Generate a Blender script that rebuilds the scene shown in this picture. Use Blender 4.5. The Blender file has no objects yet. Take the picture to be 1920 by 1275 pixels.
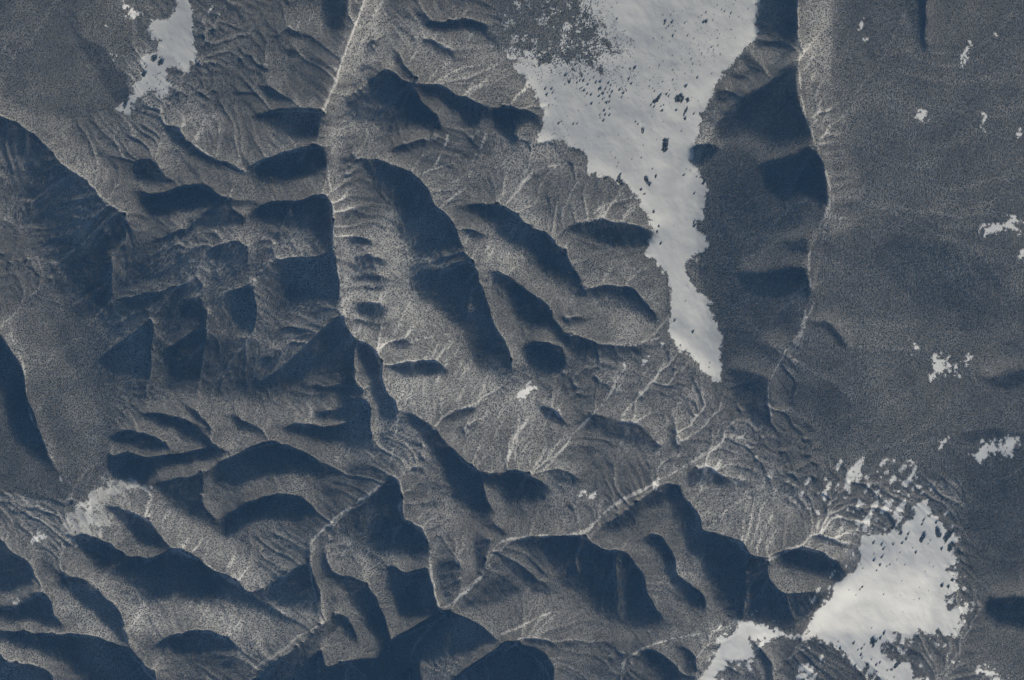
import bpy, math, time
import numpy as np

MPU = 5.0                       # metres per survey unit
T0 = time.time()
scene = bpy.context.scene
C = scene.collection

# ------------------------------------------------------------------ camera
CAM_H = 60000.0
cam_d = bpy.data.cameras.new('camera'); cam = bpy.data.objects.new('camera', cam_d); C.objects.link(cam)
cam.location = (0, 0, CAM_H); cam.rotation_euler = (0, 0, 0)
cam_d.sensor_width = 36; cam_d.sensor_fit = 'HORIZONTAL'
cam_d.lens = 36 * CAM_H / (1920 * MPU)
cam_d.clip_start = 10; cam_d.clip_end = 120000
scene.camera = cam

# ------------------------------------------------------------------ sky and sun
SUN_X, SUN_Y = -0.55, -0.835    # the sun stands to the lower left of the map
SUN_ELEV = math.radians(25.0)
world = bpy.data.worlds.new('World'); scene.world = world; world.use_nodes = True
wn = world.node_tree.nodes; wl = world.node_tree.links
bg = wn['Background']
sky = wn.new('ShaderNodeTexSky'); sky.sky_type = 'NISHITA'; sky.sun_disc = False
sky.sun_elevation = SUN_ELEV
sky.sun_rotation = math.atan2(SUN_X, SUN_Y)
sky.altitude = 1200; sky.air_density = 1.0; sky.dust_density = .3; sky.ozone_density = .7
wl.new(sky.outputs[0], bg.inputs[0]); bg.inputs[1].default_value = .075
sun_d = bpy.data.lights.new('sun', 'SUN'); sun = bpy.data.objects.new('sun', sun_d); C.objects.link(sun)
sun_d.energy = 4.0; sun_d.angle = math.radians(.53); sun_d.color = (1, .94, .83)
sd = np.array([SUN_X * math.cos(SUN_ELEV) / math.hypot(SUN_X, SUN_Y), SUN_Y * math.cos(SUN_ELEV) / math.hypot(SUN_X, SUN_Y), math.sin(SUN_ELEV)])
from mathutils import Vector
sun.rotation_euler = Vector(sd).to_track_quat('Z', 'Y').to_euler()
scene.view_settings.view_transform = 'Standard'; scene.view_settings.look = 'None'
scene.view_settings.exposure = 0.0; scene.view_settings.gamma = 1.0
scene.view_settings.use_curve_mapping = False
scene.cycles.use_denoising = True; scene.cycles.denoiser = 'OPENIMAGEDENOISE'
scene.cycles.denoising_input_passes = 'RGB_ALBEDO_NORMAL'; scene.cycles.denoising_prefilter = 'ACCURATE'
scene.cycles.max_bounces = 4; scene.cycles.diffuse_bounces = 2
# ------------------------------------------------------------------ traced map (survey units: 1 unit = MPU metres, x right, y down)
SX, SY = 0.55, -0.835          # direction in which shadows fall on the map
SUN_EL = math.radians(25.0)
GS = 2.0                       # survey units per grid cell
MX, MY = 320, 240              # margin of the survey outside the mapped area
GW, GH = int((1920 + 2 * MX) / GS), int((1275 + 2 * MY) / GS)

# slopes that fall away from the sun: (steepness, feather, outline)
LEE = [
(.75, 60, [(-320,60),(-60,190),(0,218),(30,226),(55,247),(85,268),(110,302),(150,333),(180,364),(215,390),(240,414),(250,440),(225,460),(205,480),(215,520),(215,560),(190,600),(150,615),(125,575),(100,525),(78,505),(57,452),(30,400),(10,345),(-60,250),(-320,160)]),
(.4, 20, [(-60,190),(0,218),(55,247),(110,302),(150,345),(130,360),(70,310),(0,290),(-60,260)]),
(.35, 20, [(110,10),(140,25),(165,75),(200,90),(215,130),(240,150),(240,205),(215,205),(150,100)]),
(.7, 10, [(505,45),(545,55),(580,62),(605,85),(622,100),(600,95),(570,78),(540,68)]),
(.5, 8, [(530,95),(550,88),(565,100),(545,110)]),
(.5, 8, [(560,115),(590,105),(612,120),(585,127)]),
(.5, 8, [(475,125),(495,115),(510,125),(500,137)]),
(.9, 12, [(610,-60),(665,-60),(655,0),(650,20),(640,45),(620,65),(605,40)]),
(1, 22, [(465,215),(500,207),(545,202),(590,200),(605,205),(600,230),(590,258),(570,265),(530,250),(500,235),(470,225)]),
(.7, 8, [(490,160),(510,155),(535,170),(555,195),(530,190),(505,180)]),
(1, 22, [(450,322),(500,293),(540,282),(580,272),(608,272),(612,300),(610,330),(560,342),(520,347),(480,347)]),
(1, 8, [(300,225),(335,240),(340,255),(370,278),(400,297),(430,312),(450,325),(430,325),(395,309),(360,294),(325,274),(310,252)]),
(.8, 12, [(250,300),(270,290),(290,300),(300,320),(340,345),(280,350),(250,347),(247,325)]),
(1, 14, [(250,360),(290,365),(320,355),(365,348),(390,355),(410,368),(440,378),(470,378),(500,375),(480,386),(430,394),(380,397),(330,402),(280,407),(262,390)]),
(1, 30, [(500,378),(540,376),(600,368),(615,375),(622,400),(624,425),(622,472),(600,480),(575,455),(545,440),(520,432),(490,422),(460,412),(470,395)]),
(.7, 12, [(350,410),(385,395),(440,395),(470,410),(420,425),(380,432),(345,427)]),
(.7, 12, [(285,450),(310,435),(350,425),(365,420),(350,447),(320,458),(290,464)]),
(1, 30, [(490,495),(510,485),(540,483),(570,486),(600,480),(618,478),(625,500),(632,540),(638,585),(620,588),(580,580),(540,582),(520,570),(515,545),(515,520)]),
(1, 14, [(465,528),(473,545),(479,575),(479,610),(470,630),(450,625),(430,600),(420,572),(418,555),(440,545)]),
(.7, 12, [(380,480),(400,460),(440,450),(470,460),(470,490),(440,502),(410,502),(385,492)]),
(.9, 12, [(210,572),(240,557),(290,547),(310,550),(295,570),(265,592),(235,585)]),
(1, 20, [(270,600),(280,612),(286,625),(287,660),(284,720),(260,717),(220,707),(190,692),(182,675),(200,660),(225,645),(250,625)]),
(.6, 10, [(215,582),(260,577),(285,582),(270,602),(240,607),(215,602)]),
(.9, 16, [(380,588),(385,600),(385,640),(378,690),(365,722),(330,724),(310,712),(305,680),(310,660),(335,640),(355,625)]),
(.7, 10, [(330,582),(345,567),(370,565),(384,592),(360,607),(335,612)]),
(.7, 8, [(355,525),(365,516),(375,540),(378,557),(360,557)]),
(.9, 8, [(515,608),(545,610),(575,620),(560,630),(525,627)]),
(.7, 6, [(500,655),(535,652),(540,660),(520,668)]),
(.7, 6, [(490,674),(530,668),(520,687),(490,692)]),
(.95, 30, [(640,588),(625,595),(600,615),(575,640),(550,665),(530,690),(510,710),(480,720),(450,727),(430,740),(500,742),(540,734),(570,714),(600,709),(640,712),(660,704),(665,660),(655,630)]),
(.8, 8, [(575,725),(640,720),(680,730),(690,747),(640,747),(590,742)]),
(.9, 10, [(580,772),(640,768),(690,770),(690,794),(640,794),(600,787)]),
(1, 14, [(520,800),(560,798),(640,800),(690,805),(700,832),(650,842),(590,832),(540,817)]),
(.55, 20, [(370,640),(420,630),(480,640),(520,690),(500,735),(430,738),(390,728),(375,700)]),
(1, 10, [(255,772),(290,773),(330,783),(360,793),(380,812),(400,832),(420,843),(432,850),(400,850),(370,836),(330,816),(290,800)]),
(.85, 8, [(345,753),(365,763),(385,788),(405,813),(412,828),(395,820),(375,800),(355,778)]),
(.8, 8, [(415,768),(440,778),(470,798),(490,808),(502,830),(475,820),(450,810),(430,795)]),
(1, 10, [(210,808),(230,803),(260,806),(290,818),(320,836),(334,847),(290,846),(240,838),(215,828)]),
(1, 24, [(-320,560),(-60,610),(0,622),(15,640),(30,670),(40,700),(45,740),(55,780),(75,815),(90,845),(110,880),(118,902),(95,888),(60,858),(30,835),(10,795),(0,745),(-60,705),(-320,640)]),
(1, 6, [(200,852),(240,852),(280,856),(320,850),(350,845),(400,843),(440,846),(400,864),(340,872),(300,882),(285,902),(272,912),(240,905),(212,897),(203,872)]),
(.75, 18, [(290,905),(330,890),(370,890),(400,880),(380,930),(390,960),(430,1008),(390,992),(360,980),(340,967),(320,947),(300,932),(285,917)]),
(1, 24, [(400,868),(440,853),(470,840),(520,838),(570,848),(600,863),(645,887),(630,899),(590,899),(540,896),(490,899),(450,914),(420,924),(405,914),(395,890)]),
(1, 20, [(420,968),(450,945),(490,930),(530,925),(560,930),(585,945),(600,965),(604,973),(570,976),(530,979),(490,982),(460,994),(435,1012),(415,1009),(405,985)]),
(1, 10, [(200,950),(230,953),(260,967),(285,982),(297,1003),(310,1028),(322,1042),(300,1042),(270,1026),(240,1006),(225,990),(210,968)]),
(1, 10, [(120,1008),(150,1005),(190,1012),(220,1025),(240,1040),(275,1050),(255,1062),(220,1060),(190,1070),(160,1050),(135,1023)]),
(1, 26, [(270,1053),(300,1043),(330,1040),(360,1043),(385,1062),(420,1082),(460,1107),(500,1132),(540,1157),(580,1177),(540,1175),(500,1156),(460,1136),(410,1131),(370,1134),(330,1119),(290,1131),(270,1114),(240,1098),(200,1078),(220,1060)]),
(.65, 18, [(460,1110),(500,1100),(530,1070),(560,1060),(580,1060),(588,1120),(592,1160),(570,1165),(530,1142),(490,1127)]),
(1, 14, [(108,1063),(130,1078),(160,1092),(190,1112),(213,1132),(227,1153),(231,1180),(243,1218),(225,1211),(200,1182),(170,1151),(135,1121),(113,1100)]),
(.8, 16, [(-120,970),(-60,985),(0,1008),(20,1038),(40,1053),(60,1068),(58,1102),(20,1117),(0,1117),(-60,1102)]),
(1, 10, [(55,1113),(75,1118),(94,1128),(102,1153),(133,1186),(100,1180),(60,1166),(20,1170),(0,1156),(-60,1146),(0,1135),(30,1138)]),
(1, 20, [(-120,1165),(-60,1173),(0,1176),(30,1183),(80,1188),(130,1193),(170,1193),(197,1203),(242,1223),(268,1238),(290,1275),(310,1360),(210,1360),(160,1279),(120,1250),(80,1230),(40,1214),(0,1204),(-60,1199)]),
(1, 20, [(-60,1213),(0,1218),(20,1238),(60,1248),(92,1263),(120,1360),(-60,1360)]),
(1, 12, [(280,1217),(320,1195),(350,1184),(390,1186),(430,1203),(463,1225),(440,1224),(400,1226),(370,1229),(320,1229)]),
(.4, 12, [(350,1230),(400,1227),(440,1232),(430,1262),(380,1254)]),
(1, 20, [(602,1172),(640,1165),(620,1195),(600,1215),(598,1360),(440,1360),(465,1280),(500,1250),(540,1222),(575,1195)]),
(.9, 8, [(580,1012),(582,1060),(592,1120),(597,1165),(586,1165),(575,1100),(570,1040)]),
(.9, 8, [(598,1028),(610,1048),(625,1068),(642,1083),(642,1112),(620,1094),(605,1068)]),
(.9, 6, [(610,1153),(640,1158),(648,1180),(620,1178)]),
(1, 26, [(730,888),(745,908),(751,940),(753,975),(770,985),(795,998),(802,1030),(803,1052),(780,1049),(740,1049),(700,1044),(688,1022),(693,990),(690,960),(700,920)]),
(.5, 20, [(650,950),(700,912),(695,1040),(670,1012),(650,1002),(640,982)]),
(1, 20, [(808,850),(858,850),(875,870),(885,882),(920,890),(970,888),(1010,898),(1034,905),(1020,935),(985,950),(960,954),(940,938),(925,917),(905,908),(915,937),(927,964),(900,975),(880,972),(860,948),(845,938),(828,900),(818,870)]),
(1, 14, [(748,768),(770,773),(790,788),(822,813),(847,838),(864,862),(850,872),(815,867),(793,838),(773,808),(758,788)]),
(.7, 8, [(1030,878),(1060,883),(1092,905),(1080,918),(1050,908),(1030,897)]),
(.45, 8, [(770,878),(800,885),(790,897),(770,892)]),
(1, 18, [(718,1063),(760,1073),(800,1063),(807,1100),(817,1140),(824,1152),(800,1170),(745,1170),(733,1132),(718,1097)]),
(1, 22, [(640,1078),(682,1093),(703,1128),(718,1168),(728,1200),(725,1240),(740,1275),(750,1360),(700,1360),(708,1262),(698,1212),(688,1192),(668,1172),(648,1132),(638,1112)]),
(.9, 8, [(640,1158),(662,1178),(674,1212),(650,1204),(640,1192)]),
(.9, 14, [(640,1245),(680,1258),(703,1275),(703,1360),(610,1360),(605,1262)]),
(1, 22, [(735,1200),(770,1188),(800,1173),(830,1153),(860,1158),(890,1173),(922,1193),(940,1207),(900,1219),(880,1229),(840,1240),(800,1248),(772,1246),(768,1275),(770,1360),(740,1360),(728,1240)]),
(1, 20, [(838,1277),(880,1255),(920,1235),(940,1210),(970,1218),(1000,1236),(1032,1262),(1060,1360),(830,1360)]),
(1, 34, [(930,1028),(960,1018),(1000,1009),(1060,1006),(1095,1008),(1117,1023),(1140,1031),(1170,1033),(1188,1053),(1203,1080),(1213,1110),(1228,1145),(1254,1167),(1220,1183),(1160,1184),(1123,1168),(1103,1133),(1073,1113),(1048,1108),(1043,1083),(1018,1058),(978,1042)]),
(.7, 6, [(950,1063),(985,1078),(1008,1100),(1000,1114),(973,1088)]),
(.7, 6, [(985,1040),(1010,1058),(1034,1085),(1015,1084),(993,1062)]),
(.65, 8, [(890,998),(920,1013),(916,1040),(917,1068),(895,1064),(888,1032)]),
(1, 12, [(1190,1018),(1215,1003),(1242,1013),(1262,1038),(1268,1070),(1284,1095),(1304,1122),(1290,1129),(1263,1104),(1243,1074),(1236,1050)]),
(.8, 20, [(1108,1002),(1140,978),(1180,953),(1220,923),(1250,908),(1277,913),(1270,944),(1235,949),(1200,964),(1180,989),(1150,1004)]),
(.8, 6, [(960,1203),(990,1199),(1040,1206),(1092,1201),(1060,1215),(1000,1215)]),
(.8, 10, [(1200,1224),(1225,1220),(1252,1238),(1284,1275),(1300,1360),(1250,1360),(1233,1272),(1208,1242)]),
(.7, 8, [(1255,1203),(1292,1223),(1326,1272),(1290,1254)]),
(1, 30, [(1278,915),(1291,943),(1307,968),(1317,1003),(1345,1001),(1382,1013),(1402,1043),(1437,1053),(1442,1083),(1467,1108),(1482,1133),(1497,1173),(1492,1190),(1470,1186),(1430,1174),(1395,1167),(1375,1172),(1358,1158),(1333,1133),(1322,1093),(1303,1063),(1278,1048),(1272,1003),(1252,963),(1246,915)]),
(.9, 10, [(1280,1080),(1312,1118),(1320,1152),(1290,1144),(1280,1132)]),
(1, 16, [(1440,1050),(1470,1035),(1505,1028),(1540,1038),(1572,1058),(1588,1080),(1565,1098),(1545,1089),(1500,1074),(1460,1064)]),
(.6, 6, [(1510,1003),(1545,1000),(1575,1012),(1600,1022),(1570,1023),(1540,1022)]),
(.7, 10, [(1470,1110),(1510,1108),(1552,1108),(1535,1133),(1512,1163),(1502,1183),(1490,1152),(1480,1132)]),
(.65, 8, [(1295,878),(1330,873),(1362,893),(1384,912),(1350,909),(1320,899),(1290,909),(1283,897)]),
(.9, 18, [(1850,1118),(1880,1113),(1920,1118),(1990,1128),(1990,1175),(1920,1185),(1870,1179),(1842,1152)]),
(.9, 8, [(1410,1198),(1427,1213),(1443,1250),(1449,1275),(1450,1340),(1430,1340),(1428,1262),(1413,1227)]),
(.6, 8, [(1280,1208),(1302,1238),(1316,1290),(1280,1330)]),
(1, 12, [(770,3),(785,18),(805,33),(830,40),(860,38),(890,36),(922,45),(900,58),(870,58),(835,64),(800,56),(780,37)]),
(.75, 8, [(775,60),(800,73),(830,86),(874,106),(840,105),(810,96),(788,80)]),
(1, 14, [(733,86),(750,98),(758,118),(773,138),(788,152),(807,150),(832,163),(857,176),(890,183),(912,193),(920,198),(960,196),(987,203),(1012,218),(1017,228),(990,228),(970,243),(962,252),(978,268),(950,270),(928,254),(913,234),(899,222),(895,238),(870,244),(853,219),(828,199),(798,184),(778,169),(758,144),(738,117)]),
(1, 16, [(690,143),(715,128),(742,138),(772,163),(793,193),(818,218),(839,246),(815,253),(788,243),(758,229),(733,209),(698,194),(678,172)]),
(.6, 18, [(645,190),(690,172),(740,212),(780,238),(730,245),(700,235),(668,230)]),
(.75, 8, [(720,282),(760,267),(802,260),(792,278),(750,289)]),
(1, 40, [(655,281),(690,296),(730,308),(762,322),(793,347),(809,378),(819,393),(843,408),(856,433),(862,460),(872,480),(893,508),(898,525),(906,545),(915,588),(928,618),(948,638),(960,663),(963,700),(950,722),(925,704),(888,686),(877,643),(848,609),(818,584),(778,564),(763,542),(763,515),(770,470),(753,462),(743,432),(733,402),(716,380),(688,342),(667,311)]),
(1, 20, [(900,511),(930,510),(960,517),(992,542),(1023,571),(1038,598),(1053,618),(1068,640),(1055,649),(1020,620),(990,617),(968,603),(958,578),(943,548),(918,523)]),
(.95, 20, [(975,653),(1000,640),(1030,643),(1057,653),(1066,690),(1040,710),(1005,710),(988,688)]),
(.75, 10, [(1040,598),(1060,623),(1090,638),(1154,649),(1110,664),(1080,669),(1058,653)]),
(1, 26, [(850,390),(890,381),(930,383),(962,398),(983,418),(1003,428),(1033,443),(1053,468),(1068,488),(1083,518),(1098,538),(1112,543),(1150,533),(1177,538),(1193,553),(1219,578),(1238,610),(1213,609),(1178,584),(1148,564),(1110,564),(1078,559),(1057,539),(1017,513),(987,488),(962,468),(937,448),(917,428),(878,403)]),
(.7, 8, [(860,433),(890,435),(918,452),(900,458),(873,450)]),
(.6, 8, [(1045,588),(1070,590),(1114,600),(1090,608),(1058,608)]),
(.75, 16, [(1040,435),(1080,418),(1130,412),(1190,422),(1227,440),(1220,463),(1180,471),(1130,463),(1088,448)]),
(.5, 12, [(1060,655),(1140,648),(1222,643),(1190,668),(1140,674),(1080,684)]),
(.6, 6, [(655,438),(690,443),(702,455),(680,463),(658,457)]),
(.8, 8, [(655,480),(690,476),(727,488),(730,500),(700,503),(663,494)]),
(.7, 8, [(655,510),(700,513),(742,528),(722,543),(678,532)]),
(.8, 8, [(665,570),(710,566),(727,578),(717,597),(690,595),(668,590)]),
(.9, 10, [(722,690),(760,680),(810,676),(832,688),(843,702),(800,711),(760,711),(733,702)]),
(.6, 8, [(730,642),(760,628),(772,645),(745,658)]),
(1, 10, [(655,633),(672,638),(693,648),(708,668),(715,690),(713,715),(723,743),(738,753),(744,775),(732,788),(713,788),(703,772),(693,747),(687,722),(677,692),(666,662)]),
(.7, 20, [(640,620),(660,635),(666,660),(663,700),(673,740),(688,780),(693,820),(703,850),(640,852),(640,800),(628,760)]),
(.6, 10, [(820,790),(850,768),(880,763),(902,770),(870,787),(840,797)]),
(.35, 10, [(850,802),(900,788),(890,807),(860,822)]),
(.6, 8, [(1000,753),(1040,768),(1062,788),(1078,806),(1050,803),(1018,787)]),
(.5, 16, [(1080,790),(1120,778),(1170,788),(1202,798),(1252,840),(1220,853),(1160,833),(1108,813)]),
(.6, 8, [(1250,788),(1267,798),(1278,830),(1281,852),(1260,842)]),
(1, 20, [(1415,-200),(1495,-200),(1495,0),(1494,60),(1497,80),(1470,83),(1440,76),(1413,69),(1413,40)]),
(.9, 6, [(1413,75),(1450,77),(1492,83),(1440,90),(1408,90)]),
(.85, 40, [(1502,112),(1490,118),(1470,123),(1440,148),(1400,173),(1370,198),(1343,225),(1348,252),(1380,263),(1395,268),(1420,263),(1440,283),(1470,288),(1500,278),(1512,283),(1527,260),(1522,230),(1507,200),(1499,160)]),
(.35, 20, [(1492,118),(1499,160),(1499,200),(1512,213),(1522,260),(1517,278),(1490,268),(1468,243),(1458,218),(1448,202),(1448,152)]),
(.35, 10, [(1345,225),(1365,203),(1387,213),(1392,250),(1375,264),(1348,264),(1338,247)]),
(.95, 26, [(1408,320),(1440,303),(1480,288),(1510,278),(1532,273),(1538,288),(1549,308),(1558,350),(1558,375),(1548,397),(1520,388),(1490,378),(1465,393),(1448,378),(1428,362),(1422,342)]),
(.6, 6, [(1383,110),(1400,98),(1432,130),(1410,142)]),
(.6, 6, [(1368,142),(1400,130),(1407,147),(1380,157)]),
(.65, 6, [(1338,172),(1360,165),(1397,170),(1382,192),(1343,197)]),
(.9, 10, [(1290,280),(1310,270),(1342,268),(1348,285),(1330,303),(1300,313),(1286,302)]),
(.45, 30, [(1310,310),(1400,270),(1440,300),(1430,340),(1450,380),(1460,400),(1500,390),(1555,400),(1530,450),(1515,500),(1400,500),(1330,440),(1310,400)]),
(.8, 24, [(1380,510),(1430,507),(1480,502),(1516,499),(1521,530),(1523,555),(1515,573),(1480,564),(1450,574),(1400,569),(1368,542)]),
(.7, 10, [(1458,455),(1500,453),(1517,458),(1517,487),(1480,483)]),
(.7, 6, [(1525,603),(1547,603),(1573,623),(1589,652),(1580,659),(1558,638),(1538,617)]),
(.6, 6, [(1420,638),(1450,648),(1473,655),(1450,666),(1423,658)]),
(.65, 20, [(1355,690),(1400,693),(1437,708),(1442,740),(1448,780),(1442,804),(1410,794),(1383,762),(1363,722)]),
(1, 8, [(1724,-200),(1738,-200),(1738,0),(1737,60),(1741,97),(1730,103),(1722,60),(1718,20)]),
(.35, 14, [(1680,-100),(1725,-100),(1725,95),(1700,65)]),
(.5, 12, [(1820,700),(1860,703),(1890,693),(1920,683),(1990,678),(1990,745),(1920,724),(1860,729)]),
(.3, 10, [(1790,808),(1840,803),(1920,813),(1950,833),(1850,829),(1800,834)]),
(.3, 30, [(1600,430),(1800,440),(1900,520),(1880,620),(1760,600),(1640,520)]),
(.3, 30, [(1780,880),(1900,880),(1960,980),(1900,1080),(1810,1040),(1800,950)]),
(.55, 30, [(180,480),(640,440),(660,740),(400,740),(180,720)]),
(.4, 16, [(900,1110),(920,1088),(950,1083),(982,1110),(940,1132),(880,1142),(850,1148)]),
(.4, 12, [(930,1050),(980,1060),(1010,1090),(1042,1110),(1000,1122),(960,1092)]),
(.45, 14, [(812,1050),(850,1038),(872,1070),(852,1112),(826,1132),(813,1100)]),
(.55, 6, [(893,963),(912,968),(957,1006),(945,1012),(903,992)]),
(.6, 30, [(205,440),(300,470),(330,540),(260,600),(215,600),(190,560)]),
(.3, 30, [(600,880),(760,880),(800,1050),(640,1060)]),
(.5, 30, [(1320,320),(1540,300),(1520,560),(1440,760),(1360,700),(1310,480)]),
(.3, 30, [(1820,860),(1980,840),(1980,1100),(1830,1080)]),
(.25, 30, [(1470,700),(1600,720),(1650,800),(1560,830),(1480,800)]),
]

# sunlit ribs inside the shaded slopes
CARVE = [[(1155,1045),(1166,1040),(1175,1150),(1167,1173),(1158,1160)], [(1390,1075),(1403,1075),(1406,1160),(1393,1166)], [(875,515),(884,512),(888,590),(876,598)], [(830,1180),(838,1185),(846,1235),(837,1240)],
 [(770,475),(860,470),(875,490),(850,510),(775,520)], [(905,905),(925,915),(945,940),(935,955),(918,930)], [(762,1095),(768,1095),(768,1130),(762,1130)], [(1340,960),(1350,1000),(1345,1060),(1338,1010)], [(1075,1040),(1082,1040),(1085,1080),(1078,1082)]]

# slopes that lean towards the sun: (steepness, feather, outline)
SUNNY = [
(.75, 0, [(650,60),(700,-60),(740,-60),(710,40),(670,110),(645,190),(640,290),(655,400),(690,420),(730,430),(750,470),(765,540),(850,610),(890,690),(940,720),(850,760),(742,760),(700,650),(650,612),(630,480),(617,300),(610,200)]),
(.5, 0, [(0,190),(100,215),(230,330),(300,440),(255,420),(150,328),(60,242),(0,215),(-200,120),(-200,60)]),
(.45, 0, [(1500,-100),(1560,-100),(1560,100),(1565,200),(1595,330),(1605,420),(1560,450),(1548,400),(1560,350),(1532,250),(1500,150)]),
(.25, 0, [(0,540),(60,580),(100,600),(130,680),(200,780),(190,850),(150,920),(110,880),(60,790),(40,680),(0,610)]),
(.45, 0, [(118,975),(150,940),(210,905),(275,912),(300,940),(300,990),(220,990),(130,1005)]),
(.8, 0, [(280,920),(300,960),(380,985),(430,1010),(470,1060),(530,1140),(500,1130),(430,1080),(370,1040),(320,1030),(300,1000)]),
(.6, 0, [(280,1130),(340,1122),(400,1138),(460,1142),(560,1182),(480,1225),(400,1185),(330,1183),(250,1200),(235,1150)]),
(.7, 0, [(230,1130),(290,1130),(240,1220),(260,1236),(210,1205),(180,1165),(130,1120),(110,1090)]),
(.75, 0, [(860,410),(890,430),(960,470),(1010,515),(1080,562),(1180,590),(1230,615),(1180,642),(1080,640),(1040,595),(1000,545),(960,515),(895,507),(865,462)]),
(.3, 0, [(830,380),(900,372),(1000,382),(1100,405),(1200,420),(1210,360),(1100,290),(1000,270),(900,300),(800,330)]),
(.4, 0, [(1100,470),(1220,470),(1250,540),(1245,600),(1190,540),(1100,535)]),
(.45, 0, [(760,770),(900,750),(1000,720),(1090,760),(1100,830),(1020,890),(890,885),(830,810)]),
(.45, 0, [(760,900),(850,950),(920,980),(1000,960),(1090,995),(940,1015),(850,1120),(812,1100),(803,1000),(760,960)]),
(.45, 0, [(840,1148),(920,1100),(1050,1112),(1100,1150),(1130,1185),(1350,1172),(1390,1180),(1200,1215),(1080,1198),(960,1198),(900,1175)]),
(.4, 0, [(1280,900),(1400,930),(1500,960),(1590,980),(1500,1020),(1440,1050),(1385,1010),(1320,1000)]),
(.5, 0, [(320,740),(480,750),(640,750),(700,860),(600,860),(480,833),(350,780)]),
(.55, 0, [(860,60),(930,90),(1000,170),(1020,215),(930,190),(860,175),(800,145),(770,100),(800,70)]),
(.5, 0, [(480,530),(515,540),(520,620),(500,650),(470,640)]),
(.5, 0, [(500,480),(520,458),(590,450),(615,475),(560,485)]),
(.5, 0, [(288,620),(312,620),(312,720),(288,730)]),
(.5, 0, [(388,600),(418,580),(418,680),(388,710)]),
(.7, 0, [(910,530),(940,560),(965,610),(970,640),(955,650),(930,620),(915,580)]),
(.55, 0, [(1195,1010),(1190,1040),(1230,1060),(1250,1110),(1290,1140),(1330,1170),(1255,1165),(1232,1140),(1215,1100),(1200,1060)]),
(.5, 0, [(1310,1060),(1330,1130),(1360,1160),(1320,1160),(1290,1100),(1275,1050)]),
(.6, 0, [(1455,430),(1515,495),(1400,505)]),
(.9, 0, [(1245,628),(1258,620),(1285,648),(1305,666),(1322,688),(1347,700),(1335,714),(1312,699),(1295,672),(1270,650)]),
(.7, 0, [(998,258),(1018,248),(1042,260),(1005,270)]),
(.9, 0, [(1500,1192),(1512,1172),(1530,1150),(1560,1118),(1578,1100),(1605,1112),(1565,1145),(1535,1188)]),
(.4, 0, [(1500,1180),(1560,1100),(1640,1060),(1760,1080),(1740,1170),(1620,1190)]),
(.5, 0, [(660,900),(600,980),(600,1000),(690,930)]),
(.5, 0, [(440,905),(540,895),(610,900),(600,960),(540,915),(460,930)]),
(.4, 0, [(300,210),(440,200),(560,205),(460,300),(350,250)]),
(.4, 0, [(330,320),(420,330),(600,340),(600,368),(440,375),(370,345)]),
(.5, 0, [(640,1120),(690,1190),(710,1240),(660,1230),(610,1200),(600,1140)]),
(.6, 0, [(735,1130),(745,1168),(800,1170),(735,1198),(725,1160)]),
(.6, 0, [(60,1180),(180,1190),(130,1180),(70,1165)]),
(.6, 0, [(0,1200),(80,1228),(160,1275),(100,1262),(0,1215)]),
]

def ribs(line, length, spacing, strength, tilt, r):
    """short side spurs along a valley wall, each with its own shaded flank"""
    P = np.asarray(line, float); seg = np.hypot(*np.diff(P, axis=0).T); cum = np.r_[0, np.cumsum(seg)]
    d = spacing * r.uniform(.3, 1)
    while d < cum[-1]:
        x = np.interp(d, cum, P[:, 0]); y = np.interp(d, cum, P[:, 1])
        L = length * r.uniform(.6, 1.4); w = spacing * r.uniform(.3, .55); dy = tilt * L + r.uniform(-4, 4)
        LEE.append((strength * r.uniform(.6, 1.1), 6, [(x + 3, y), (x + L * .5, y + dy * .5 - 2), (x + L, y + dy), (x + L * .6, y + dy * .6 + w * .8), (x + 5, y + w)]))
        d += spacing * r.uniform(.7, 1.4)
_r = np.random.default_rng(11)
ribs([(1520,165),(1545,240),(1562,310),(1568,370),(1560,420)], 40, 17, .6, .05, _r)
ribs([(1535,560),(1530,590)], 50, 16, .5, .45, _r)
ribs([(690,60),(655,150),(625,210),(625,300),(632,390),(640,420)], 50, 24, .75, -.35, _r)
ribs([(640,430),(648,520),(655,600)], 75, 24, .75, .1, _r)
ribs([(760,900),(800,960),(815,1040),(830,1110)], 40, 26, .5, .1, _r)
ribs([(600,1030),(600,1100),(610,1150)], 40, 22, .5, .2, _r)
ribs([(545,620),(560,690),(580,760),(600,830)], 70, 26, .5, -.05, _r)
ribs([(620,210),(560,215)], 20, 14, .3, .5, _r)

def fill_poly(pts, x0=-MX, y0=-MY, w=None, h=None, step=GS):
    """even-odd scan fill of an outline on the survey grid -> (mask, j0, j1, i0, i1)"""
    w = w or GW; h = h or GH
    P = np.asarray(pts, float)
    gx = (P[:, 0] - x0) / step - .5; gy = (P[:, 1] - y0) / step - .5
    i0, i1 = max(0, int(gx.min()) - 1), min(w, int(gx.max()) + 3)
    j0, j1 = max(0, int(gy.min()) - 1), min(h, int(gy.max()) + 3)
    if i1 <= i0 or j1 <= j0: return None, 0, 0, 0, 0
    X, Y = np.meshgrid(np.arange(i0, i1), np.arange(j0, j1))
    m = np.zeros(X.shape, bool)
    n = len(P)
    for a in range(n):
        b = (a + 1) % n
        xa, ya, xb, yb = gx[a], gy[a], gx[b], gy[b]
        if ya == yb: continue
        c = (ya > Y) != (yb > Y)
        m ^= c & (X < (xb - xa) * (Y - ya) / (yb - ya) + xa)
    return m, j0, j1, i0, i1

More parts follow.
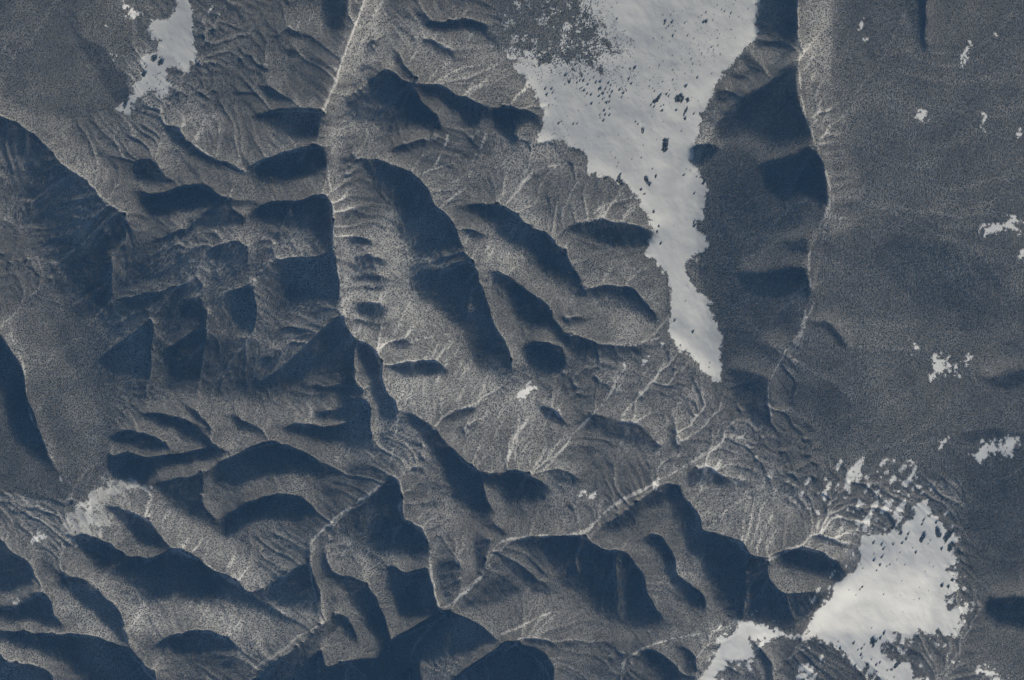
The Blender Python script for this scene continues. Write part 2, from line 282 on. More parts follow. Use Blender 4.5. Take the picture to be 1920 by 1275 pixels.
def blur(a, s):
    """gaussian blur through the FFT (sigma in cells)"""
    if s <= 0: return a
    p = int(4 * s) + 2
    b = np.pad(a, p, mode='edge')
    fy = np.fft.fftfreq(b.shape[0])[:, None]; fx = np.fft.rfftfreq(b.shape[1])[None, :]
    g = np.exp(-2 * (np.pi * s) ** 2 * (fx * fx + fy * fy))
    return np.fft.irfft2(np.fft.rfft2(b) * g, b.shape)[p:-p, p:-p]

def sample(a, fx, fy):
    """bilinear lookup at fractional cell positions"""
    fx = np.clip(fx, 0, a.shape[1] - 1.001); fy = np.clip(fy, 0, a.shape[0] - 1.001)
    i = fx.astype(int); j = fy.astype(int); u = fx - i; v = fy - j
    return (a[j, i] * (1 - u) + a[j, i + 1] * u) * (1 - v) + (a[j + 1, i] * (1 - u) + a[j + 1, i + 1] * u) * v

def smooth_noise(shape, cell, rng):
    """band-limited noise, unit deviation, feature size in cells"""
    a = blur(rng.standard_normal((shape[0] + 64, shape[1] + 64)), cell)[32:-32, 32:-32]
    return a / a.std()

def fractal(shape, cell, rng, octaves=4, gain=.5):
    out = np.zeros(shape); amp = 1.0
    for _ in range(octaves):
        if cell < .4: break
        out += amp * smooth_noise(shape, cell, rng); amp *= gain; cell /= 2
    return out / out.std()

def build_relief(rng):
    """height (in survey units) whose fall towards and away from the sun follows the traced slopes"""
    sh = (GH, GW)
    jj, ii = np.mgrid[0:GH, 0:GW].astype(float)
    n1, n2 = fractal(sh, 9, rng, 3), fractal(sh, 9, rng, 3)     # outlines wander a little
    wx, wy = ii + n1 * 1.3, jj + n2 * 1.3
    lee = np.zeros(sh); sun = np.zeros(sh); weak = np.zeros(sh)
    for strength, feather, pts in LEE:
        m, j0, j1, i0, i1 = fill_poly(pts)
        if m is None: continue
        pad = 2
        f = np.pad(m.astype(float), pad)
        if feather:
            k = max(2, int(feather * 1.05 / GS)); acc = np.zeros_like(f)
            for q in range(k):
                dx, dy = int(round(q * SX)), int(round(q * SY))     # keep what lies q cells down-sun of the edge
                acc += np.roll(np.roll(f, dy, 0), dx, 1) if q else f
            f = f * np.clip(acc / k * 1.15, 0.12, 1)
        f = f[pad:-pad, pad:-pad] * strength
        if feather == 30 and strength <= .8:
            weak[j0:j1, i0:i1] = np.maximum(weak[j0:j1, i0:i1], m * strength); continue
        lee[j0:j1, i0:i1] = np.minimum(1.15, np.where(m, np.maximum(lee[j0:j1, i0:i1] * .55 + f, np.maximum(lee[j0:j1, i0:i1], f)), lee[j0:j1, i0:i1]))
    for pts in CARVE:
        m, j0, j1, i0, i1 = fill_poly(pts)
        lee[j0:j1, i0:i1] *= 1 - .5 * m
    for strength, feather, pts in SUNNY:
        m, j0, j1, i0, i1 = fill_poly(pts)
        if m is None: continue
        sun[j0:j1, i0:i1] = np.maximum(sun[j0:j1, i0:i1], m * strength)
    core = (lee > .45).astype(float)          # the far wall of a shaded valley faces the sun
    for q in range(1, 23):
        sun = np.maximum(sun, .95 * (1 - q / 23) * np.roll(np.roll(core, int(round(q * SY)), 0), int(round(q * SX)), 1))
    sun *= (lee < .05) * (1 - .6 * blur(weak, 6))
    lee = sample(np.maximum(blur(lee, 1.2), blur(weak, 14)), wx, wy); sun = sample(blur(sun, 3.5), wx, wy)
    inside = blur(((ii * GS > MX - 40) & (ii * GS < MX + 1960) & (jj * GS > MY - 40) & (jj * GS < MY + 1315)).astype(float), 12)
    outer = fractal(sh, 34, rng, 3)
    target = -.54 * lee + .62 * sun + .012 * fractal(sh, 30, rng, 2) * (1 - lee)
    target = target + (1 - inside) * (np.clip(outer * .35, -.55, .45))
    target += blur(rng.standard_normal(sh), 5) * .5 * (1 - .5 * lee)
    # prior: land rises away from the valleys, meadows lie on broad tops
    prior = valley_prior(sh, rng)
    fy = np.fft.fftfreq(GH)[:, None] * 2 * np.pi; fx = np.fft.rfftfreq(GW)[None, :] * 2 * np.pi
    ks = fx * SX + fy * SY; kt = fx * -SY + fy * SX
    lam, eps = .12, 4e-5
    den = ks ** 2 + lam * kt ** 2 + eps
    edge = np.minimum(np.minimum(ii, GW - 1 - ii) / 40, np.minimum(jj, GH - 1 - jj) / 40).clip(0, 1)
    P = np.fft.rfft2(prior * edge / GS)
    g = target.copy(); h = None
    for it in range(7):
        H = ((-1j * ks) * np.fft.rfft2(g * edge) + (lam * kt ** 2 + eps) * P) / den
        h = np.fft.irfft2(H, sh)
        hs = np.fft.irfft2(1j * ks * H, sh)
        g += .8 * (target - hs) * np.where((target > -.1) & (hs > target), .5, 1)
        g = g.clip(-1.5, 1.2)
    # spurs and hollows that the drops can work on
    calm = np.zeros(sh)
    for pts in (MEADOW_MAIN, MEADOW_SE, MEADOW_NW):
        m, j0, j1, i0, i1 = fill_poly(pts)
        calm[j0:j1, i0:i1] = np.maximum(calm[j0:j1, i0:i1], m)
    for pts in ([(1560,-200),(2240,-200),(2240,1500),(1900,1500),(1800,900),(1600,900),(1480,760),(1560,400)], [(-200,-200),(230,-200),(240,200),(100,230),(-200,80)], [(1345,230),(1410,160),(1500,110),(1560,360),(1520,560),(1440,760),(1360,700),(1310,500),(1310,300)], [(-100,540),(100,560),(205,640),(210,880),(110,940),(-100,900)]):
        m, j0, j1, i0, i1 = fill_poly(pts)
        calm[j0:j1, i0:i1] = np.maximum(calm[j0:j1, i0:i1], m * .85)
    rough = (1 - blur(calm, 5).clip(0, 1)) * (1 - .25 * lee.clip(0, 1))
    h = h * GS
    h += rough * (.55 * smooth_noise(sh, 10, rng) + .45 * smooth_noise(sh, 4.5, rng) + .3 * smooth_noise(sh, 2.2, rng) + .12 * smooth_noise(sh, 1.1, rng))
    return h, lee, sun, calm, rough

def valley_prior(sh, rng):
    q = 8                                            # coarse cells
    ch, cw = sh[0] // q + 1, sh[1] // q + 1
    Y, X = np.mgrid[0:ch, 0:cw].astype(float)
    X = X * q * GS - MX; Y = Y * q * GS - MY
    d = np.full((ch, cw), 1e9)
    for pts in [c for _, c in STREAMS] + DRAINS:
        for (xa, ya), (xb, yb) in zip(pts[:-1], pts[1:]):
            L2 = (xb - xa) ** 2 + (yb - ya) ** 2
            t = (((X - xa) * (xb - xa) + (Y - ya) * (yb - ya)) / L2).clip(0, 1)
            d = np.minimum(d, np.hypot(X - xa - t * (xb - xa), Y - ya - t * (yb - ya)))
    p = 150 * (1 - np.exp(-d * .42 / 150))
    jj, ii = np.mgrid[0:sh[0], 0:sh[1]].astype(float)
    return blur(sample(p, ii / q, jj / q), 2)

GULLY = 1.15
def erode(h, rng, rough=None, drops=60000, steps=60, batches=8, bite=.28):
    """many drops run downhill at once, each carving a little and leaving it lower down; also counts where water gathers"""
    sh = h.shape; flow = np.zeros(sh)
    for b in range(batches):
        hb = blur(h, .7)
        gy, gx = np.gradient(hb, GS)
        x = rng.uniform(2, sh[1] - 3, drops); y = rng.uniform(2, sh[0] - 3, drops)
        vx = np.zeros(drops); vy = np.zeros(drops); load = np.zeros(drops)
        dh = np.zeros(sh[0] * sh[1]); fl = np.zeros(sh[0] * sh[1])
        for s in range(steps):
            i = x.astype(int); j = y.astype(int); idx = j * sh[1] + i
            ax, ay = -gx[j, i], -gy[j, i]
            sl = np.hypot(ax, ay)
            vx = vx * .55 + ax; vy = vy * .55 + ay
            n = np.hypot(vx, vy) + 1e-6
            cap = np.minimum(sl, .6) * (.3 + s / steps)
            take = (cap - load) * np.where(cap > load, .10, .05)
            load += take
            dh -= np.bincount(idx, take, dh.size)
            fl += np.bincount(idx, np.full(drops, 1.0), fl.size)
            x = (x + vx / n).clip(2, sh[1] - 3); y = (y + vy / n).clip(2, sh[0] - 3)
        dh = blur(dh.reshape(sh), .6)
        h = h + bite * dh.clip(-10, 6) * (rough if rough is not None else 1)
        flow = flow * .6 + fl.reshape(sh)
    # gullies: the more water a line gathers the deeper it is cut
    lf = np.log1p(flow); lf = lf - blur(lf, 12)
    cut = blur(np.clip(lf, -1, 2.4), .9)
    return h - GULLY * (cut - blur(cut, 8)) * (rough if rough is not None else 1), flow

def down_sun_shadow(h, reach=150):
    """cells in cast shadow (only used to check the relief)"""
    GHh, GWw = h.shape
    jj, ii = np.mgrid[0:GHh, 0:GWw].astype(float)
    s = np.zeros(h.shape, bool); t = math.tan(SUN_EL) * GS
    for q in range(1, reach):
        if q > 30 and q % 3: continue
        s |= sample(h, ii - q * SX, jj - q * SY) > h + q * t
    return s
# stream beds and bare gullies: (name, half width, course)
STREAMS = [
(.75, [(730,-140),(700,-30),(690,20),(667,60),(650,108),(630,150),(610,195),(609,260),(613,310),(619,360),(625,420),(629,480),(638,540),(644,590),(656,628),(690,645),(709,680),(716,720),(738,757),(744,790),(739,830),(731,870),(728,885)]),
(1.7, [(728,885),(705,915),(680,935),(650,955),(620,980),(600,1000),(582,1020),(579,1060),(589,1120),(598,1160),(600,1175),(560,1195),(530,1220),(490,1245),(455,1275),(400,1360)]),
(1.8, [(728,885),(746,905),(752,930),(748,955),(755,978),(787,992),(802,1015),(806,1060),(813,1110),(825,1150)]),
(2.3, [(825,1150),(870,1115),(905,1080),(918,1060),(920,1045),(940,1018),(1000,1008),(1090,1000),(1130,965),(1165,940),(1215,915),(1230,902),(1260,890),(1300,865),(1350,835),(1400,815)]),
(1.6, [(1010,892),(1050,850),(1080,810),(1110,780),(1140,745),(1160,705),(1175,685)]),
(1.1, [(1165,782),(1200,740),(1220,720),(1240,690),(1260,660)]),
(1.8, [(1437,1055),(1475,1035),(1510,1020),(1525,1000),(1535,980),(1545,968)]),
(1.5, [(1160,1360),(1168,1250),(1190,1225),(1220,1210),(1270,1195),(1330,1185),(1390,1165)]),
(.8, [(1495,-120),(1497,60),(1500,130),(1510,205),(1530,260),(1548,310),(1559,360),(1550,400),(1537,430),(1521,470),(1519,510),(1524,555),(1526,575),(1510,600),(1490,640),(1470,665),(1447,710),(1441,740),(1450,800)]),
(1.0, [(935,1195),(980,1175),(1020,1155),(1050,1147)]),
(1.0, [(945,1225),(965,1212),(985,1199),(1040,1205)]),
(1.0, [(812,802),(840,775),(870,764),(920,745)]),
(.9, [(845,828),(880,800),(920,785)]),
(.8, [(965,872),(970,810),(974,780)]),
(1.3, [(965,362),(990,335),(1020,315),(1080,305)]),
(1.1, [(812,318),(822,295),(835,270),(840,250)]),
(1.0, [(885,302),(905,268),(912,248)]),
(.8, [(775,335),(800,320),(850,305)]),
(.9, [(830,380),(870,352),(882,322)]),
(.9, [(735,655),(790,635),(850,625)]),
(1.2, [(1330,990),(1370,950),(1400,935),(1455,925)]),
(.8, [(1110,402),(1140,382),(1185,370)]),
(.8, [(1150,648),(1210,640),(1248,628)]),
(.9, [(1260,830),(1290,800),(1310,770)]),
(1.1, [(20,625),(45,690),(50,740),(60,785),(80,818),(110,880),(118,905)]),
(.9, [(228,1150),(232,1185),(245,1220),(290,1280)]),
(.8, [(330,1040),(375,1050),(420,1082),(500,1132),(575,1172)]),
(.8, [(300,225),(340,252),(400,297),(450,323),(500,294),(560,277),(606,270)]),
(.7, [(480,502),(510,486),(570,486),(615,478)]),
(.7, [(660,60),(672,100),(690,62)]),
(.8, [(1585,1085),(1540,1040),(1505,1030),(1470,1037)]),
(.8, [(1530,1040),(1560,1035),(1600,1025)]),
]
# valleys that carry no bare bed but hold the drainage together
DRAINS = [
[(0,218),(55,247),(110,302),(180,364),(250,440)], [(750,770),(822,813),(864,862),(885,884),(970,890),(1020,892)], [(655,281),(730,308),(793,347),(819,393),(862,460),(895,510),(960,517),(1023,571),(1068,640),(1140,650)],
[(850,390),(930,383),(1003,428),(1053,468),(1098,538),(1175,538),(1240,610)], [(733,86),(773,138),(832,163),(920,198),(1012,220)], [(440,853),(520,838),(600,863),(645,890),(700,890)],
[(400,297),(450,322)], [(1117,1023),(1170,1033),(1213,1110),(1254,1167)], [(1278,915),(1317,1003),(1382,1013),(1437,1053),(1482,1133),(1497,1180)], [(640,1078),(703,1128),(728,1200),(740,1290)], [(735,1200),(830,1153),(890,1173),(940,1207),(1032,1262),(1080,1330)],
[(285,600),(287,720)], [(385,590),(385,700)], [(418,555),(475,525),(479,620)], [(480,500),(512,486),(615,478)], [(108,1063),(190,1112),(227,1153)], [(120,1005),(190,1012),(275,1050),(330,1040)], [(200,950),(285,982),(322,1042)], [(0,1176),(170,1193),(268,1238),(310,1340)], [(1738,-150),(1741,97)], [(420,968),(530,925),(604,973)], [(250,360),(390,355),(500,375),(600,368),(618,372)],
]
# open snow: (name, outline)
MEADOW_MAIN = [(935,-140),(1430,-140),(1420,0),(1415,65),(1395,95),(1370,120),(1345,150),(1335,180),(1320,210),(1310,245),(1300,275),(1295,300),(1305,320),(1325,345),(1322,365),(1315,400),(1310,430),(1325,450),(1330,465),(1300,485),(1285,490),(1290,520),(1305,545),(1330,570),(1340,600),(1353,630),(1350,660),(1350,716),(1335,710),(1315,695),(1300,670),(1280,655),(1262,638),(1250,625),(1255,600),(1258,570),(1258,545),(1250,515),(1235,500),(1215,480),(1215,465),(1222,445),(1225,425),(1220,405),(1200,380),(1180,350),(1160,345),(1140,330),(1115,330),(1102,320),(1103,300),(1090,283),(1070,278),(1050,265),(1030,263),(1003,262),(1015,235),(1022,200),(1010,185),(990,150),(960,115),(945,95),(940,60)]
MEADOW_NW = [(345,-20),(355,8),(362,30),(362,55),(367,110),(368,122),(355,115),(350,138),(340,130),(330,120),(315,122),(308,135),(315,160),(312,178),(302,187),(292,175),(280,168),(270,180),(262,190),(248,190),(245,212),(225,213),(218,207),(230,195),(245,185),(250,165),(247,158),(262,152),(266,130),(265,110),(275,103),(300,98),(303,80),(290,75),(283,62),(278,52),(288,42),(305,42),(320,32),(330,15),(340,-20)]
MEADOW_SE = [(1290,1330),(1317,1275),(1330,1240),(1345,1215),(1360,1200),(1372,1195),(1380,1175),(1395,1165),(1430,1172),(1460,1185),(1490,1190),(1508,1190),(1515,1175),(1525,1155),(1545,1130),(1560,1120),(1560,1097),(1580,1085),(1600,1065),(1610,1050),(1610,1020),(1620,1005),(1650,1000),(1690,995),(1700,975),(1715,960),(1700,950),(1720,945),(1735,935),(1742,955),(1735,965),(1755,972),(1770,990),(1785,1000),(1790,1015),(1780,1035),(1795,1045),(1780,1050),(1770,1065),(1785,1080),(1790,1095),(1770,1115),(1765,1130),(1775,1140),(1790,1140),(1805,1130),(1810,1145),(1800,1160),(1795,1170),(1780,1195),(1765,1185),(1755,1175),(1750,1190),(1735,1185),(1720,1180),(1710,1195),(1690,1185),(1680,1185),(1670,1205),(1650,1210),(1655,1225),(1670,1240),(1690,1240),(1705,1240),(1710,1265),(1740,1300),(1690,1300),(1640,1260),(1620,1240),(1600,1250),(1590,1230),(1575,1215),(1560,1205),(1530,1195),(1500,1200),(1480,1192),(1450,1195),(1430,1195),(1405,1200),(1415,1220),(1415,1235),(1390,1235),(1370,1245),(1345,1260),(1320,1330)]
MEADOW_SW = [(115,985),(120,965),(140,950),(165,930),(185,915),(205,902),(240,906),(275,913),(283,925),(270,925),(250,925),(215,930),(200,945),(205,985),(190,1000),(160,1008),(125,1010)]
GLADES = [
[(233,-10),(240,5),(255,12),(262,30),(258,42),(250,30),(245,18),(232,12)], [(213,100),(225,105),(233,113),(222,118),(212,112)], [(386,20),(392,12),(400,15),(392,26),(384,26)], [(200,50),(210,48),(206,54)],
[(1498,1250),(1515,1245),(1525,1260),(1520,1300),(1490,1300)], [(1535,1235),(1545,1230),(1540,1250)], [(1403,1238),(1412,1240),(1408,1254),(1400,1254)], [(1650,1250),(1700,1255),(1705,1300),(1680,1300)], [(1825,1245),(1850,1255),(1880,1270),(1900,1300),(1860,1300)], [(1775,1228),(1788,1232),(1792,1246),(1778,1242)], [(1715,1268),(1735,1272),(1730,1300),(1710,1300)],
[(1608,35),(1614,34),(1618,48),(1611,53)], [(1620,70),(1627,70),(1632,78),(1622,78)], [(1803,103),(1810,93),(1815,98),(1810,118),(1800,125)], [(1715,207),(1722,192),(1726,205),(1742,208),(1728,222),(1716,227)], [(1842,203),(1848,215),(1845,235),(1836,242)], [(1905,240),(1912,238),(1910,255),(1900,264)], [(1843,140),(1848,134),(1852,144),(1845,150)], [(1862,62),(1867,60),(1865,74),(1860,74)], [(1818,75),(1823,70),(1822,82),(1816,82)],
[(1838,442),(1855,420),(1875,418),(1900,403),(1910,412),(1890,425),(1917,430),(1905,441),(1880,430),(1865,437),(1843,448)], [(1905,475),(1930,458),(1940,485),(1912,487)], [(1743,670),(1760,664),(1775,675),(1790,690),(1797,702),(1780,697),(1770,690),(1755,700),(1745,717),(1738,710),(1750,695)], [(1828,840),(1850,828),(1880,821),(1908,819),(1915,835),(1890,852),(1865,847),(1850,862),(1830,871),(1812,860)], [(1758,827),(1772,813),(1768,835),(1760,848)], [(1708,650),(1716,646),(1717,662),(1711,664)], [(1805,665),(1812,660),(1813,676),(1807,680)],
[(60,1017),(75,1002),(86,1005),(70,1020)], [(18,1127),(36,1119),(30,1132)], [(966,742),(985,730),(1008,720),(1000,732),(985,747),(970,750)], [(1234,647),(1246,638),(1241,657)], [(1163,692),(1176,682),(1171,697)], [(1083,931),(1105,924),(1128,919),(1100,935)], [(1205,672),(1215,665),(1222,668),(1208,680)], [(1225,905),(1240,897),(1240,908),(1228,914)], [(1500,950),(1512,942),(1520,948),(1506,955)],
]
# trees standing free on the open snow: (x0, y0, scale, [(x, y, radius)])
FREE_TREES = [
('main', 1000, 80, 7.97, [(470,490,24),(525,595,30),(465,632,14),(590,490,12),(720,505,22),(810,480,16),(895,530,14),(835,565,14),(650,540,16),(645,605,16),(690,570,18),(730,580,26),(800,632,18),(720,680,14),(690,700,14),(750,730,20),(800,765,18),(848,783,18),(766,805,9),(920,605,20),(985,595,22),(1110,615,20),(1150,645,18),(985,700,34),(1030,770,26),(970,810,20),(1070,700,16),(1130,710,14),(1165,740,20),(1100,755,12),(1280,710,18),(1335,765,20),(1310,825,15),(1135,815,22),(1025,855,14),(1055,835,10),(1075,910,24),(1130,900,16),(980,910,10),(1050,1015,20),(1130,995,14),(985,1090,14),(1060,1095,18),(1130,1100,16),(1035,1175,20),(990,1130,10),(860,915,20),(782,945,10),(672,1018,8),(503,1110,8),(645,1218,14),(590,1230,20),(412,1185,12),(365,1220,18),(1500,390,26),(1435,400,16),(1455,620,16),(1410,545,18),(1725,660,12),(1780,690,10),(1800,735,14),(1735,570,10),(1730,382,8),(1875,345,10),(1515,1190,12),(1555,1225,14),(325,845,10),(282,935,8),(225,940,14),(170,700,18),(260,700,18),(275,750,16),(190,790,24)]),
('main', 1140, 0, 6.373, [(650,185,8),(780,145,7),(675,255,18),(665,290,14),(745,185,9),(750,275,16),(717,320,14),(765,322,8),(688,343,9),(800,380,9),(910,283,11),(890,345,8),(767,440,14),(942,435,12),(1018,470,9),(640,463,8),(538,470,8),(730,503,7),(885,138,6),(990,170,6),(1160,160,12),(1112,195,10),(1075,215,8),(1165,265,24),(1130,275,16),(1240,255,10),(1103,350,8),(1300,380,8),(1295,75,9),(1345,130,10),(1380,150,12),(1450,180,14),(1440,215,8),(1510,20,8),(1490,65,8),(1550,220,7),(1660,125,9),(1300,470,10),(1300,560,10),(1225,575,12),(1250,610,9),(1075,550,8),(1110,650,10),(985,715,12),(1003,775,10),(1330,660,9),(870,718,7),(605,790,9),(492,815,7),(765,845,9),(1050,945,13),(920,1040,22),(765,965,12),(645,985,10),(488,1040,9),(730,1085,9),(685,1135,14),(720,1155,14),(945,1205,20),(1070,1215,7),(1230,890,9),(225,450,7),(100,235,14),(40,95,8),(103,45,8),(90,355,8),(495,965,8),(910,890,8),(1090,790,8),(1180,385,6),(1210,490,7),(1180,640,7),(1140,700,7),(1080,740,7)]),
('main', 1160, 120, 10.62, [(640,830,26),(690,860,30),(855,950,36),(830,855,18),(885,830,20),(1130,930,28),(1310,1100,36),(1475,1010,24)]),
('main', 1130, 200, 7.97, [(490,235,10),(520,270,14),(430,787,10),(118,682,10),(800,497,8),(720,348,8),(365,490,8),(230,430,8),(570,770,14),(185,770,10),(225,845,12),(210,900,10),(735,935,14),(785,1050,24),(1195,1040,20),(1390,1058,14),(1240,938,8),(1300,965,10),(1490,1150,34),(570,1245,20),(1165,375,12),(600,580,10),(895,230,8)]),
('main', 1190, 340, 10.62, [(120,170,28),(185,265,24),(1165,270,22),(365,615,32),(465,900,34),(440,1020,32),(1165,835,34),(1165,905,34),(770,885,9),(495,1250,28)]),
('main', 1210, 560, 7.97, [(590,38,12),(430,330,28),(700,500,22),(955,960,12),(945,1030,12),(1125,690,20),(1090,755,14)]),
('south', 1560, 940, 6.373, [(480,500,24),(575,510,18),(590,570,14),(712,507,16),(815,488,16),(795,380,24),(890,390,20),(862,443,14),(1280,560,18),(975,605,16),(940,550,8),(793,605,9),(575,658,18),(480,700,16),(484,625,8),(555,755,16),(670,750,12),(635,768,10),(755,693,8),(848,748,9),(513,820,12),(352,795,9),(345,1020,14),(320,1048,12),(190,1053,9),(275,1115,9),(600,1103,10),(815,940,8),(1135,725,7),(1185,768,8),(1088,830,7),(1025,1017,7),(1130,1055,7),(1020,1155,9),(960,1163,6),(797,1118,6),(1285,995,28),(1360,1012,22),(1410,930,24),(1050,265,16),(1075,220,16),(1215,250,18),(1150,460,9),(1125,500,8),(700,320,24)]),
('south', 1480, 1100, 6.4, [(577,660,10),(595,735,16),(755,678,16),(803,755,16),(855,733,14),(887,693,12),(842,815,20),(857,852,12),(970,865,10),(975,492,10),(1125,557,22),(1072,612,20),(1025,645,20),(990,705,24),(920,930,24),(1025,938,16),(775,950,16),(1208,993,18),(1160,995,12),(1070,905,14),(1540,130,8),(1350,292,6),(1240,1080,10)]),
('north', 200, 0, 5.795, [(410,700,10),(430,730,12),(575,797,9),(550,805,8),(528,843,8),(550,867,7),(578,888,8),(567,918,8),(437,908,9),(527,965,9),(567,988,8),(613,972,8),(503,820,6),(697,430,5),(723,630,6),(640,555,5),(572,628,10),(787,692,8),(598,450,10),(955,658,12),(460,965,10)]),
]
# groves that stand out: (label, outline of the ground they cover)
GROVES = [
('long dark grove on the upper left of a tree ring in the big meadow', [(1221,193),(1232,181),(1238,177),(1240,181),(1236,187),(1229,194),(1224,196)]),
('broad wedge of dark conifers on the snow, right of the ring of trees', [(1263,185),(1270,179),(1278,177),(1281,187),(1278,194),(1270,192),(1264,193)]),
('short dark clump beside the broad conifer wedge, on its right', [(1284,187),(1288,184),(1292,189),(1288,194),(1285,192)]),
('narrow slanting row of conifers below the broad wedge, near the right forest edge', [(1279,219),(1283,208),(1288,200),(1289,203),(1285,212),(1282,220)]),
('largest free-standing conifer block, a dark upright rectangle in the big upper meadow', [(1240,284),(1242,263),(1250,260),(1253,260),(1251,272),(1250,284),(1246,287)]),
('small upright tuft of conifers left of the dark rectangular block', [(1201,250),(1202,241),(1206,241),(1206,250)]),
('long curved strip of conifers lying along the lower left of the big meadow', [(1206,331),(1211,330),(1215,338),(1219,346),(1217,350),(1212,345),(1208,338)]),
('thin tree spit reaching up from the left forest edge into the big meadow', [(1155,340),(1157,332),(1161,327),(1163,324),(1164,328),(1162,334),(1167,341),(1172,348),(1163,347)]),
('dark clump slanting off the left forest edge beside the thin tree spit', [(1130,337),(1136,330),(1140,330),(1137,336),(1132,339)]),
('twin-lobed conifer grove at the top of the lower right meadow', [(1719,1016),(1722,1006),(1728,995),(1732,998),(1730,1006),(1725,1017)]),
('leaning pair of joined tree clumps near the right edge of the lower meadow', [(1749,988),(1754,986),(1758,995),(1761,1004),(1754,1008),(1750,998)]),
('big dark grove standing proud of the forest at the right of the lower meadow', [(1764,1008),(1768,998),(1777,993),(1784,995),(1778,1005),(1768,1018)]),
('rounded grove between snow lanes just under the big dark grove on the right', [(1771,1030),(1773,1020),(1779,1013),(1783,1018),(1780,1030),(1775,1034)]),
('chunky conifer clump heading a slanting row near the bottom of the lower meadow', [(1629,1205),(1630,1196),(1635,1193),(1639,1200),(1636,1208),(1631,1208)]),
('oblong grove in the bottom snow bay of the lower meadow', [(1672,1250),(1676,1243),(1683,1241),(1682,1247),(1675,1253)]),
('upper left of two round groves in the neck of the top left clearing', [(282,106),(287,103),(294,104),(292,114),(287,118),(283,113)]),
('lower right of two round groves in the neck of the top left clearing', [(295,122),(297,114),(302,110),(306,114),(304,121),(299,124)]),
('small round grove on the left shore of the top left clearing', [(265,140),(269,134),(273,133),(274,141),(270,145),(267,144)]),
('oval grove in the lower tip of the top left clearing', [(230,198),(232,192),(237,192),(237,198),(233,205),(230,203)]),
]
# ------------------------------------------------------------------ relief
rng = np.random.default_rng(7)
hgt, lee, sunny, calm, rough = build_relief(rng)
hgt, flow = erode(hgt, rng, rough)
SHP = hgt.shape
jj, ii = np.mgrid[0:GH, 0:GW].astype(float)
# wind drifts on the open snow
def streaked(cell_along, cell_across, ang, r):
    """noise drawn out along one direction"""
    fy = np.fft.fftfreq(GH)[:, None]; fx = np.fft.rfftfreq(GW)[None, :]
    a = fx * math.cos(ang) + fy * math.sin(ang); c = -fx * math.sin(ang) + fy * math.cos(ang)
    g = np.exp(-2 * np.pi ** 2 * ((cell_along * a) ** 2 + (cell_across * c) ** 2))
    n = np.fft.irfft2(np.fft.rfft2(r.standard_normal(SHP)) * g, SHP)
    return n / n.std()
open_snow = np.zeros(SHP)
for pts in (MEADOW_MAIN, MEADOW_NW, MEADOW_SE, MEADOW_SW):
    m, j0, j1, i0, i1 = fill_poly(pts)
    open_snow[j0:j1, i0:i1] = np.maximum(open_snow[j0:j1, i0:i1], m)
os_b = blur(open_snow, 2)
hgt += os_b * (.05 * streaked(4, 2.2, math.radians(52), rng) + .30 * streaked(12, 6, math.radians(15), rng) + .2 * fractal(SHP, 4, rng, 3) + .04 * streaked(2.0, 1.0, math.radians(55), rng))
hgt -= np.median(hgt)
def wpos(x, y):
    return (x - 960.0) * MPU, -(y - 637.5) * MPU
def height_at(x, y):
    return sample(hgt, (np.asarray(x, float) + MX) / GS - .5, (np.asarray(y, float) + MY) / GS - .5) * MPU

# ------------------------------------------------------------------ materials
def new_mat(name):
    m = bpy.data.materials.new(name); m.use_nodes = True
    return m, m.node_tree.nodes, m.node_tree.links, m.node_tree.nodes['Principled BSDF']
def noise_node(n, l, vec, scale, detail=4, rough=.55):
    t = n.new('ShaderNodeTexNoise'); t.inputs['Scale'].default_value = scale
    t.inputs['Detail'].default_value = detail; t.inputs['Roughness'].default_value = rough
    l.new(vec, t.inputs['Vector']); return t
def ramp(n, l, fac, stops):
    r = n.new('ShaderNodeValToRGB')
    while len(r.color_ramp.elements) < len(stops): r.color_ramp.elements.new(.5)
    for e, (p, c) in zip(r.color_ramp.elements, stops): e.position = p; e.color = (*c, 1)
    l.new(fac, r.inputs[0]); return r
def snow_material(name, a, b, bump=.85):
    m, n, l, p = new_mat(name)
    g = n.new('ShaderNodeNewGeometry')
    big = noise_node(n, l, g.outputs['Position'], .004, 5)
    col = ramp(n, l, big.outputs[0], [(.3, a), (.7, b)])
    l.new(col.outputs[0], p.inputs['Base Color'])
    fine = noise_node(n, l, g.outputs['Position'], .05, 6, .65)
    bp = n.new('ShaderNodeBump'); bp.inputs['Strength'].default_value = bump; bp.inputs['Distance'].default_value = 2.0
    l.new(fine.outputs[0], bp.inputs['Height']); l.new(bp.outputs[0], p.inputs['Normal'])
    p.inputs['Roughness'].default_value = .7; p.inputs['Specular IOR Level'].default_value = .2
    return m
M_SNOW = snow_material('open_snow', (.455, .46, .455), (.52, .52, .51))
M_BRIGHT = snow_material('sunlit_snow', (.60, .60, .585), (.68, .675, .66))  # same snow as the main meadow, sun-facing brightness put into a paler colour
M_BALD = snow_material('windblown_snow', (.25, .247, .24), (.50, .50, .49))
M_BED = snow_material('stream_snow', (.27, .265, .25), (.48, .475, .46))
